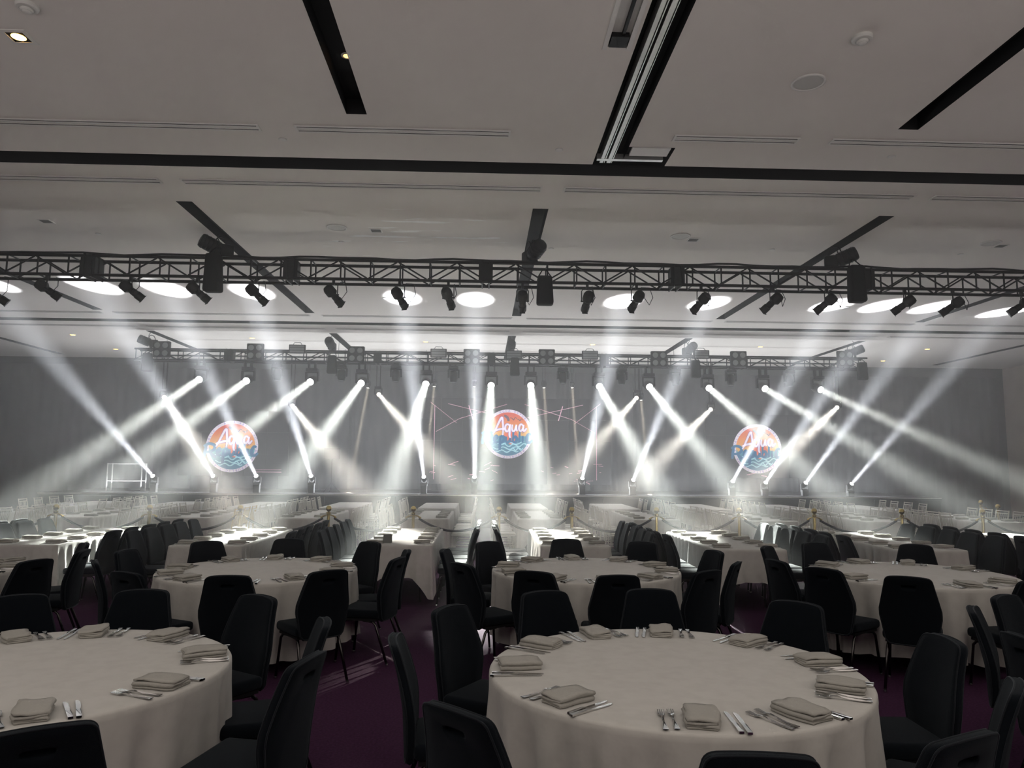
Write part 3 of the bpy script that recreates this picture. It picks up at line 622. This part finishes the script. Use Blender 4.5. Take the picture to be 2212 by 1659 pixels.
# ================================================================ furniture
# ---- upholstered banquet chair: seat centre at the origin, sitter faces +Y
def back_outline(n=96):
    """closed outline of the backrest in (x, t), t = height 0..1, rounded corners"""
    pts = [(0.176,0.0),(0.188,0.07),(0.224,0.40),(0.224,0.50),(0.161,1.0)]
    def hw(t):
        for (a, ta), (b, tb) in zip(pts, pts[1:]):
            if ta <= t <= tb: s = (t-ta)/(tb-ta); return a+(b-a)*s
        return pts[-1][0]
    out = []
    c = (0.0, 0.85)                              # centre of the grip hole: rays from here
    H = 0.56
    for k in range(n):
        a = 2*PI*k/n; dx, dz = math.cos(a), math.sin(a)
        lo, hi = 0.0, 1.2
        for _ in range(40):
            m = (lo+hi)/2; x, z = dx*m, c[1]*H+dz*m; t = z/H; ok = 0 <= t <= 1
            if ok:
                r = 0.030; wv = hw(min(max(t,0),1)); topt = 1 - 0.02*(x/0.15)**2
                ok = abs(x) <= wv and t <= topt
                if ok and abs(x) > wv-r and z > H-r-0.01:
                    ok = (abs(x)-(wv-r))**2 + (z-(H-r-0.01))**2 <= r*r
                if ok and abs(x) > wv-r and z < r: ok = (abs(x)-(wv-r))**2 + (z-r)**2 <= r*r
            if ok: lo = m
            else: hi = m
        out.append((dx*lo, c[1]*H+dz*lo))
    return out, (0.0, c[1]*H)
def make_backrest():
    n = 96; outer, (hx, hz) = back_outline(n); H = 0.56; th = 0.045
    hole = []
    for k in range(n):
        a = 2*PI*k/n; ca, sa = math.cos(a), math.sin(a)
        x = 0.052*math.copysign(abs(ca)**0.5, ca); z = 0.014*math.copysign(abs(sa)**0.6, sa)
        hole.append((x, hz+z))
    def lerp(s): return [(h[0]+(o[0]-h[0])*s, h[1]+(o[1]-h[1])*s) for h, o in zip(hole, outer)]
    # rings from the hole, over the front face, round the rim, over the back face, into the hole
    shrink = [(x*0.05, hz+(z-hz)*0.05) for x, z in hole]
    rings = [(shrink, 0.5), (lerp(0.06), 0.5), (lerp(0.35), 0.5), (lerp(0.7), 0.5), (lerp(0.93), 0.47), (lerp(0.985), 0.30), (lerp(1.0), 0.0), (lerp(0.985), -0.30), (lerp(0.93), -0.47), (lerp(0.5), -0.5), (lerp(0.06), -0.48), (lerp(0.0), -0.40), (lerp(0.0), 0.15), (shrink, 0.15)]
    def place(x, z, d):
        t = z/H
        y = -0.205 - 0.10*t + 0.035*math.sin(PI*min(1,t*0.9)) - 0.03 + 0.55*x*x + d*th
        return (x, y, 0.365 + z*0.985)
    b = MB(); b.smooth = True
    for ring, d in rings: b.v += [place(x, z, d) for x, z in ring]
    R = len(rings)
    for i in range(R-1):
        for k in range(n):
            a0, a1 = i*n+k, i*n+(k+1)%n; b0, b1 = ((i+1)%R)*n+k, ((i+1)%R)*n+(k+1)%n
            b.f.append((a0, b0, b1, a1))
    b.f.append(tuple(range(n))); b.f.append(tuple(reversed(range((R-1)*n, R*n))))
    pip = []
    for d in (0.40, -0.40):
        p = [place(x*1.0, z, d) for x, z in lerp(0.978)]; pip.append(p+[p[0]])
    return b, pip
def make_chair():
    t = thing('banquet_chair', 'proto', 'chair')
    s = MB().bbox((-0.215,-0.205,0.395),(0.215,0.195,0.470),0.028,3)
    s.v = [(x*(1-0.10*max(0,(0.1-y))*1.0) , y, z + (0.012*(1-(x/0.22)**2)*(1-(y/0.22)**2) if z > 0.43 else 0)) for x, y, z in s.v]
    s.build('seat', 'fabric', t, smooth='auto')
    b, pip = make_backrest(); bk = b.build('backrest', 'fabric', t)
    for p in pip: MB().tube(p, 0.0042, 5, caps=False).build('piping', 'piping', bk, smooth=True)
    MB().box((-0.19,-0.18,0.372),(0.19,0.17,0.394)).build('seat_frame', 'black', t)
    for sx in (-1, 1):
        lg = MB().tube([(sx*0.165,0.05,0.372),(sx*0.170,0.135,0.366),(sx*0.176,0.165,0.335),(sx*0.196,0.195,0.012)], 0.0115, 8).build('leg', 'legmetal', t, smooth=True)
        MB().lathe([(0.014,0.0),(0.014,0.012),(0.0125,0.022)], 10, c=(sx*0.1965,0.1955,0)).build('glide', 'chrome', lg)
        lg = MB().tube([(sx*0.165,-0.05,0.372),(sx*0.170,-0.145,0.366),(sx*0.176,-0.175,0.335),(sx*0.200,-0.300,0.012)], 0.0115, 8).build('leg', 'legmetal', t, smooth=True)
        MB().lathe([(0.014,0.0),(0.014,0.012),(0.0125,0.022)], 10, c=(sx*0.2005,-0.3005,0)).build('glide', 'chrome', lg)
    return note(t)
CH = make_chair()

# ---- cloths
def cloth_mesh(outline, z, hem, folds, flare, seed):
    """outline: list of (x, y, nx, ny, corner); closed; the sheet covers the top and falls to hem"""
    random.seed(seed); n = len(outline); b = MB(); b.smooth = True
    ph = [random.uniform(0, 2*PI) for _ in range(5)]
    cxy = (0, 0)
    rows = [0.0, 0.25, 0.55, 0.8, 0.93]
    for s in rows[1:]:
        for x, y, nx, ny, c in outline: b.v.append((x*s, y*s, z + 0.0015*math.sin(9*x*s+ph[0])*math.sin(11*y*s+ph[1])))
    k0 = len(b.v); b.v.append((0, 0, z))
    drop = [(0.0, 0.0), (0.010, 0.003), (0.016, 0.012), (0.018, 0.035), (None, 0.14), (None, 0.3), (None, 0.5), (None, 0.72), (None, 1.0)]
    ring0 = len(b.v)
    for e, dz in drop:
        for i, (x, y, nx, ny, c) in enumerate(outline):
            u = i/n; f = math.sin(2*PI*folds*u+ph[0]+0.9*math.sin(2*PI*3*u+ph[1])) * (0.65+0.35*math.sin(2*PI*2*u+ph[2])) + 0.30*math.sin(2*PI*folds*1.7*u+ph[3]+2*math.sin(2*PI*5*u+ph[4]))
            h = hem(u, c)
            if e is not None: o = e - 0.018; zz = z - dz
            else:
                o = flare*dz**0.7*(f*0.5 - 0.12*abs(f) + 0.15*c*3) - 0.004; zz = z - 0.035 - (z-0.035-h)*dz
            b.v.append((x+nx*o, y+ny*o, zz))
    def ring(a, c):
        for k in range(n): b.f.append((a+k, a+(k+1)%n, c+(k+1)%n, c+k))
    for k in range(n): b.f.append((k0, k, (k+1)%n))
    for j in range(len(rows)-2): ring(j*n, (j+1)*n)
    ring((len(rows)-2)*n, ring0)
    for j in range(len(drop)-1): ring(ring0+j*n, ring0+(j+1)*n)
    b.f = [tuple(reversed(f)) if len(f) == 4 else f for f in b.f]
    return b
def round_outline(R, n=220): return [(R*math.cos(2*PI*k/n), R*math.sin(2*PI*k/n), math.cos(2*PI*k/n), math.sin(2*PI*k/n), 0) for k in range(n)]
def rect_outline(hx, hy, r=0.05, per=0.04):
    out = []
    def edge(x0, y0, x1, y1, nx, ny):
        L = math.hypot(x1-x0, y1-y0); m = max(2, int(L/per))
        for k in range(m):
            s = k/m; d = min(s, 1-s)*L; out.append((x0+(x1-x0)*s, y0+(y1-y0)*s, nx, ny, max(0, 1-d/0.28)))
    def corner(cx, cy, a0):
        for k in range(5):
            a = a0+PI/2*k/5; out.append((cx+r*math.cos(a), cy+r*math.sin(a), math.cos(a), math.sin(a), 1))
    edge(hx,-hy+r,hx,hy-r,1,0); corner(hx-r,hy-r,0); edge(hx-r,hy,-hx+r,hy,0,1); corner(-hx+r,hy-r,PI/2)
    edge(-hx,hy-r,-hx,-hy+r,-1,0); corner(-hx+r,-hy+r,PI); edge(-hx+r,-hy,hx-r,-hy,0,-1); corner(hx-r,-hy+r,3*PI/2)
    return out

# ---- napkin and cutlery (lie on the cloth, handle end toward -Y, diner at -Y)
def make_napkin(seed, layers=4, w_=0.13, l_=0.205, th=0.0092):
    random.seed(seed); ctr = []
    for k in range(layers):                       # serpentine folded sheet seen from its end
        z = th*0.5 + k*th*1.12; xs_ = (-1, 1) if k % 2 == 0 else (1, -1)
        hw = w_/2 - 0.004*random.random()
        for s in range(6):
            x = xs_[0]*hw + (xs_[1]-xs_[0])*hw*s/5; ctr.append((x, z + 0.0012*math.sin(s*1.3+k)))
        if k < layers-1: ctr.append((xs_[1]*(hw+th*0.4), z+th*0.56))
    b = MB(); b.smooth = True; n = len(ctr); ny = 7
    for j in range(ny+1):
        y = -l_/2 + l_*j/ny; e = 1 - 0.12*(abs(2*j/ny-1)**6)
        wob = 0.004*math.sin(j*1.1+seed)
        for side in (1, -1):
            for i, (x, z) in enumerate(ctr):
                p0, p1 = ctr[max(i-1,0)], ctr[min(i+1,n-1)]; tx, tz = p1[0]-p0[0], p1[1]-p0[1]; L = math.hypot(tx, tz) or 1
                lift = (0.007*math.sin(3.1*j/ny*PI*0.6+seed)*math.sin((x/w_+0.5)*PI*1.3+seed*0.7) if z > th*(layers-1) else 0)
                b.v.append((x*e - tz/L*th*0.46*side + wob, y + 0.004*math.sin(i*0.7), max(0.0004, z*e + tx/L*th*0.46*side + max(0, lift))))
    R = 2*n
    def vid(j, i): return j*R + (i if i < n else R-1-(i-n))
    for j in range(ny):
        for i in range(R):
            i2 = (i+1) % R; b.f.append((vid(j,i), vid(j,i2), vid(j+1,i2), vid(j+1,i)))
    for i in range(n-1):
        b.f.append((i, i+n, i+n+1, i+1)); o = ny*R; b.f.append((o+i, o+i+1, o+i+n+1, o+i+n))
    return b
def extrude_outline(out, zf, th):
    b = MB(); n = len(out)
    b.v = [(x, y, zf(y)+th) for x, y in out] + [(x, y, zf(y)) for x, y in out]
    b.f = [tuple(range(n)), tuple(range(2*n-1, n-1, -1))] + [(i, n+i, n+(i+1)%n, (i+1)%n) for i in range(n)]
    return b
def make_fork():
    half = [(0.0095,-0.105),(0.0105,-0.098),(0.0075,-0.06),(0.0042,-0.02),(0.0035,0.02),(0.006,0.034),(0.0122,0.046),(0.0126,0.06)]
    out = list(half)
    tn = [0.0126, 0.0084, 0.0056, 0.0014]        # outer tine, gap, inner tine
    out += [(0.0122,0.098),(0.0088,0.098),(0.0084,0.058),(0.0056,0.056),(0.0054,0.100),(0.0020,0.100),(0.0016,0.056)]
    out = out + [(-x, y) for x, y in reversed(out)]
    def zf(y): return 0.001 + 0.010*math.exp(-((y-0.022)/0.03)**2) + (0.006*max(0,(y-0.06)/0.04)) + 0.004*max(0,(-y-0.06)/0.045)
    return extrude_outline(out, zf, 0.0022)
def make_knife():
    out = [(-0.0085,-0.115),(0.0085,-0.115),(0.0095,-0.10),(0.0085,-0.03),(0.0065,-0.012),(0.0085,0.0),(0.0105,0.04),(0.0095,0.085),(0.004,0.108),(-0.002,0.112),(-0.0065,0.105),(-0.0075,0.0),(-0.0065,-0.012),(-0.0085,-0.03),(-0.0095,-0.10)]
    b = extrude_outline(out, lambda y: 0.0005, 0.004)
    n = len(out); b.v = [(x, y, z + (0.004 if i < n and y < -0.02 else (-0.0015 if i < n and y > 0 else 0))) for i, (x, y, z) in enumerate(b.v)]
    return b
NAP = [make_napkin(s).mesh('napkin', 'napkin') for s in (1, 2, 3, 4)]
FORK = make_fork().xf(Matrix.Diagonal((1.1, 1.12, 1, 1))).mesh('fork', 'steel'); KNIFE = make_knife().xf(Matrix.Diagonal((1.1, 1.1, 1, 1))).mesh('knife', 'steel')
def lay(name, me, cat, label, base, rz, off, jit, group):
    o = D.objects.new(name, me); COL.objects.link(o)
    a = rz; x, y = off
    o.location = (base[0]+x*math.cos(a)-y*math.sin(a), base[1]+x*math.sin(a)+y*math.cos(a), base[2]); o.rotation_euler = (0, 0, a+jit)
    return tag(o, label, cat, group)
def setting(base, rz, where, full=True, seed=0, cut=True):
    """base: place on the cloth; diner sits at local -Y"""
    random.seed(seed); j = lambda s: random.uniform(-s, s)
    lay('napkin', NAP[seed % 4], 'napkin', 'folded linen napkin '+where, base, rz, (j(0.01), j(0.01)), j(0.16), 'folded napkins')
    if not cut: return
    if full:
        lay('fork', FORK, 'fork', 'outer steel fork '+where, base, rz, (-0.160+j(0.006), -0.005), j(0.07), 'table forks')
        lay('fork', FORK, 'fork', 'inner steel fork '+where, base, rz, (-0.115+j(0.006), -0.005+j(0.01)), j(0.07), 'table forks')
        lay('knife', KNIFE, 'knife', 'inner steel knife '+where, base, rz, (0.112+j(0.006), 0.0), j(0.08), 'table knives')
        lay('knife', KNIFE, 'knife', 'outer steel knife '+where, base, rz, (0.150+j(0.006), -0.01+j(0.008)), j(0.08), 'table knives')
    else:
        lay('fork', FORK, 'fork', 'steel fork '+where, base, rz, (-0.108+j(0.006), -0.005), j(0.1), 'table forks')
        lay('knife', KNIFE, 'knife', 'steel knife '+where, base, rz, (0.108+j(0.006), 0.0), j(0.1), 'table knives')

HOURS = ['twelve','one','two','three','four','five','six','seven','eight','nine','ten','eleven']
def hours(angs):
    """one clock hour (twelve = far side) for each angle, no hour twice"""
    used = {}; order = sorted(range(len(angs)), key=lambda i: abs(((90-angs[i]) % 360)/30 - round(((90-angs[i]) % 360)/30)))
    for i in order:
        h = ((90-angs[i]) % 360)/30; c = sorted(range(12), key=lambda k: min((k-h) % 12, (h-k) % 12))
        used[i] = next(k for k in c if k not in used.values())
    return [HOURS[used[i]] for i in range(len(angs))]
RT = 0.92; ZTOP = 0.76
def round_table(cx, cy, short, chairs, places, seed, cut=True):
    t = thing('round_table', 'round folding table under the cloth of the '+short, 'table', (cx, cy, 0), 0, 'round banquet tables')
    MB().lathe([(0.885,0.725),(0.895,0.735),(0.895,0.752),(0.885,0.757)], 48).build('tabletop', 'trim', t)
    for s in (-1, 1): MB().tube([(s*0.32,-0.42,0.005),(s*0.32,-0.42,0.58),(s*0.32,-0.30,0.70),(s*0.32,0.30,0.70),(s*0.32,0.42,0.58),(s*0.32,0.42,0.005)], 0.014, 6).build('folding_leg', 'legmetal', t)
    c = cloth_mesh(round_outline(RT), ZTOP, lambda u, k: 0.13+0.03*math.sin(2*PI*3*u+seed), 21, 0.15, seed).build('tablecloth', 'cloth')
    c.location = (cx, cy, 0); tag(c, 'white cloth on the '+short+', falling in soft folds', 'tablecloth', 'round white tablecloths')
    hs_ = hours([a for a, r in chairs])
    for (a, r), h in zip(chairs, hs_):
        ra = math.radians(a); rr = r - 0.265
        if rr < 1.075: rr = 1.075
        random.seed(seed*31+int(a)); 
        copy_tree(CH, (cx+rr*math.cos(ra), cy+rr*math.sin(ra), 0), ra+PI/2+random.uniform(-0.07,0.07), 'navy upholstered chair at the %s o\'clock seat of the %s' % (h, short), 'navy chairs at the round tables')
    if places:
        for k, (a, h) in enumerate(zip(places, hours(places))):
            ra = math.radians(a); r = 0.775
            setting((cx+r*math.cos(ra), cy+r*math.sin(ra), ZTOP+0.0015), ra+PI/2, 'at the %s o\'clock seat of the %s' % (h, short), True, seed*17+k, cut)
round_table(0.962, 3.79, 'front right round table', [(145,1.36),(179,1.34),(-134,1.46),(112,1.40),(81,1.40),(42,1.36),(-1,1.34),(-35,1.38),(-67,1.45),(-94,1.47)], [-96,-65,-28,6,43,80,112,143,178,-139], 3)
round_table(-2.18, 3.79, 'front left round table', [(-15,1.42),(17,1.34),(58,1.34),(93,1.34),(123,1.36),(-58,1.42)], [-58,-20,21,61,97,126], 5)
round_table(-2.125, 7.31, 'rear left round table', [(-155,1.34),(-117,1.40),(171,1.34),(131,1.34),(-82,1.44),(93,1.34),(50,1.34),(-53,1.44),(-14,1.36),(10,1.36)], [175,-155,-123,129,94,55,14,-52,-85,-18], 8)
round_table(1.02, 7.38, 'rear middle round table', [(169,1.38),(-146,1.40),(133,1.38),(-115,1.37),(92,1.34),(-88,1.44),(53,1.34),(9,1.34),(-55,1.44),(-27,1.40)], [166,-160,-118,130,93,55,16,-14,-50,-85], 11)
round_table(4.12, 7.12, 'rear right round table', [(-170,1.38),(138,1.34),(-147,1.40),(103,1.34),(-120,1.44),(56,1.34),(2,1.34),(-84,1.42)], [172,-155,-122,135,98,60,20,-85,-50], 14)
round_table(-5.27, 7.25, 'leftmost round table', [(12,1.36),(-20,1.42),(40,1.34),(-56,1.42),(-88,1.40)], [10,-20,48], 17)
round_table(4.20, 3.75, 'rightmost round table', [(146,1.38),(118,1.36),(178,1.38)], [], 20)

# ---- long tables
def rect_table(cx, y0, y1, short, seed, hemz=0.36, w_=0.90):
    cy, L = (y0+y1)/2, y1-y0
    t = thing('long_table', 'folding table under the cloth of the '+short, 'table', (cx, cy, 0), 0, 'long banquet tables')
    MB().bbox((-w_/2+0.03,-L/2+0.03,0.725),(w_/2-0.03,L/2-0.03,0.757),0.006).build('tabletop', 'trim', t)
    for s in (-1, 1):
        MB().tube([(-0.28,s*(L/2-0.35),0.005),(-0.28,s*(L/2-0.35),0.5),(-0.2,s*(L/2-0.35),0.62),(0.2,s*(L/2-0.35),0.62),(0.28,s*(L/2-0.35),0.5),(0.28,s*(L/2-0.35),0.005)], 0.016, 6).build('folding_leg', 'legmetal', t)
        MB().tube([(0,s*(L/2-0.35),0.62),(0,s*(L/2-0.85),0.71)], 0.010, 6).build('leg_brace', 'legmetal', t)
    c = cloth_mesh(rect_outline(w_/2, L/2), ZTOP, lambda u, k: hemz - (hemz-0.10)*k*k, 40, 0.09, seed).build('tablecloth', 'cloth')
    c.location = (cx, cy, 0); tag(c, 'white cloth on the '+short, 'tablecloth', 'white cloths on long tables')
FRONT = [(x, y, '%s near long table from left' % ORD[k]) for k, (x, y) in enumerate(((-7.95,9.3),(-5.65,9.4),(-3.40,9.35),(-1.07,9.50),(1.19,9.45),(3.32,9.12),(5.60,9.10),(7.95,9.1)))]
for k, (cx, y0, short) in enumerate(FRONT):
    y1 = y0+2.52
    rect_table(cx, y0, y1, short, 40+k)
    for side in (-1, 1):
        if (k == 0 and side == -1) or (k == 7 and side == 1): continue
        sn = 'left' if side < 0 else 'right'
        for i in range(5):
            y = y0+0.28+0.49*i; random.seed(k*100+i*7+side)
            x = cx + side*(0.45+0.235+random.uniform(0,0.03))
            copy_tree(CH, (x, y, 0), (PI/2 if side > 0 else -PI/2)+random.uniform(-0.06,0.06), 'navy chair %s from front, %s side of %s' % (ORD[i], sn, short), 'navy chairs at the long tables')
            if 1 <= k <= 6:
                setting((cx+side*0.30, y, ZTOP+0.0015), PI/2 if side > 0 else -PI/2, 'at %s %s-side seat of %s' % (ORD[i], sn, short), False, k*50+i*2+side)
t = thing('table_card', 'small dark tent card on the long table left of the aisle', 'table card', (-1.22, 9.78, ZTOP+0.001))
for s in (-1, 1): MB().add([(-0.055,s*0.035,0),(0.055,s*0.035,0),(0.055,0,0.105),(-0.055,0,0.105),(-0.055,s*0.038,0),(0.055,s*0.038,0),(0.055,s*0.003,0.107),(-0.055,s*0.003,0.107)],[(0,1,2,3),(4,7,6,5),(0,4,5,1),(1,5,6,2),(2,6,7,3),(3,7,4,0)]).build('card_leaf','gridgrey',t)

# ---- white spindle-back chairs beyond the ropes
def make_chiavari(nm, m):
    t = thing(nm, 'proto', 'chair')
    MB().bbox((-0.19,-0.19,0.43),(0.19,0.19,0.455),0.01).build('seat', m, t)
    MB().bbox((-0.18,-0.18,0.4555),(0.18,0.18,0.49),0.014).build('cushion', 'whitewood' if m == 'whitewood' else 'cloth', t)
    for s in (-1, 1):
        MB().tube([(s*0.17,-0.20,0.0),(s*0.172,-0.175,0.44),(s*0.175,-0.20,0.70),(s*0.178,-0.245,0.92)], [0.012,0.014,0.014,0.012], 6).build('back_post', m, t)
        MB().tube([(s*0.185,0.185,0.0),(s*0.175,0.17,0.43)], [0.010,0.014], 6).build('leg', m, t)
        MB().tube([(s*0.178,-0.185,0.25),(s*0.18,0.176,0.25)], 0.008, 5).build('stretcher', m, t)
    for z, y in ((0.60,-0.188),(0.855,-0.231),(0.905,-0.242)): MB().tube([(-0.175,y,z),(0.175,y,z)], 0.010, 6).build('rail', m, t)
    for k in range(5):
        x = -0.11+0.055*k; MB().tube([(x,-0.188,0.60),(x,-0.231,0.855)], 0.007, 5).build('spindle', m, t)
    return note(t)
CV = make_chiavari('spindle_chair', 'whitewood'); CG = make_chiavari('spindle_chair', 'goldwood')
BX = [-9.9,-7.7,-5.55,-3.40,-1.08,1.12,3.35,5.55,7.75,9.95]
BN = ORD
for row, (ya, n, rn) in enumerate(((14.2, 5, 'roped-off table'), (17.75, 4, 'stage-side table'))):
    for k, cx in enumerate(BX):
        y0 = ya - (0.25 if (k > 6 and row == 0) else 0); y1 = y0+2.5
        short = '%s %s from left' % (BN[k], rn)
        rect_table(cx, y0, y1, short, 70+row*12+k)
        for side in (-1, 1):
            sn = 'left' if side < 0 else 'right'
            for i in range(n):
                y = y0+0.27+(0.49 if n == 5 else 0.63)*i; random.seed(row*999+k*100+i*7+side)
                gold = row == 0 and k == 2 and side == 1 and i < 3
                copy_tree(CG if gold else CV, (cx+side*(0.45+0.21+random.uniform(0,0.05)), y, 0), (PI/2 if side > 0 else -PI/2)+random.uniform(-0.08,0.08),
                          '%s spindle chair %s from front, %s side of %s' % ('gold' if gold else 'white', ORD[i], sn, short), 'spindle-back chairs beyond the ropes')
                if row == 0:
                    setting((cx+side*0.30, y, ZTOP+0.0015), PI/2 if side > 0 else -PI/2, 'at %s %s-side seat of %s' % (ORD[i], sn, short), False, 500+k*40+i*2+side, False)

# ---- rope posts
def make_post():
    t = thing('stanchion', 'proto', 'stanchion')
    MB().lathe([(0.16,0.0),(0.16,0.012),(0.12,0.03),(0.03,0.05),(0.028,0.06)], 24).build('base', 'brass', t, smooth='auto')
    MB().lathe([(0.026,0.05),(0.026,0.90)], 14).build('pole', 'brass', t, smooth='auto')
    MB().lathe([(0.033,0.88),(0.036,0.89),(0.036,0.915),(0.022,0.925),(0.018,0.935),(0.03,0.942),(0.045,0.96),(0.05,0.985),(0.045,1.01),(0.03,1.03),(0.01,1.036)], 16).build('ball_top', 'brass', t, smooth='auto')
    MB().lathe([(0.045,0.862),(0.05,0.868),(0.045,0.874)], 14, close=False).build('hook_ring', 'brass', t)
    return note(t)
SP = make_post()
PX = [-9.0,-7.47,-5.86,-4.28,-2.73,-1.23,0.30,1.61,3.15,4.66,6.05,7.68,9.2,10.75]
def rope(a, b, label, sag):
    a, b = Vector(a), Vector(b); t = thing('velvet_rope', label, 'rope', a, 0, 'velvet ropes'); d = b-a; n = 18
    u = d.normalized()
    pts = [u*0.10 + (d-u*0.2)*s/n + Vector((0,0,-0.05-sag*4*(s/n)*(1-s/n))) for s in range(n+1)]
    MB().tube(pts, 0.021, 8).build('rope', 'rope', t, smooth=True)
    for p, q in ((u*0.045, pts[0]+u*0.03), (d-u*0.045, pts[-1]-u*0.03)):
        MB().tube([p, (p+q)/2+Vector((0,0,0.012)), q], [0.007,0.012,0.024], 8).build('end_hook', 'brass', t)
for k, x in enumerate(PX):
    copy_tree(SP, (x, 13.42, 0), 0, 'brass rope post with ball top, number %s from the left in the row' % (ORD[k] if k < 10 else ['eleventh','twelfth','thirteenth','fourteenth'][k-10]), 'rope posts')
    if k: rope((PX[k-1], 13.42, 0.868), (x, 13.42, 0.868), 'dark rope sagging between the %s and next brass posts from the left' % (ORD[k-1] if k <= 10 else ['eleventh','twelfth','thirteenth'][k-11]), 0.22)
for k, (x, y) in enumerate(((11.9,17.4),(13.4,17.4),(10.9,15.4))):
    copy_tree(SP, (x, y, 0), 0, 'brass rope post far right beyond the tables, '+['middle one','rightmost one','nearest one'][k], 'rope posts')
rope((11.9,17.4,0.868), (13.4,17.4,0.868), 'dark rope at far right parallel to the stage', 0.2)
rope((10.9,15.4,0.868), (11.9,17.4,0.868), 'dark rope at far right running toward the stage', 0.2)
for p in (CH, CV, CG, SP): drop(p)

# ---------------------------------------------------------------- haze hanging over the stage end
hm = D.materials.new('theatre_haze'); hm.use_nodes = True; nt = hm.node_tree; nt.nodes.clear()
ho = nt.nodes.new('ShaderNodeOutputMaterial'); hs = nt.nodes.new('ShaderNodeVolumeScatter')
hs.inputs['Density'].default_value = 0.020; hs.inputs['Anisotropy'].default_value = 0.45; hs.inputs['Color'].default_value = (0.97, 0.985, 1.0, 1)
nt.links.new(hs.outputs[0], ho.inputs['Volume'])
tag(MB().box((XL+0.05, 7.2, 0.005), (XR-0.05, YB-0.01, ZC-0.02)).build('haze', hm), 'thin white theatrical haze filling the stage end of the hall', 'haze', kind='stuff')
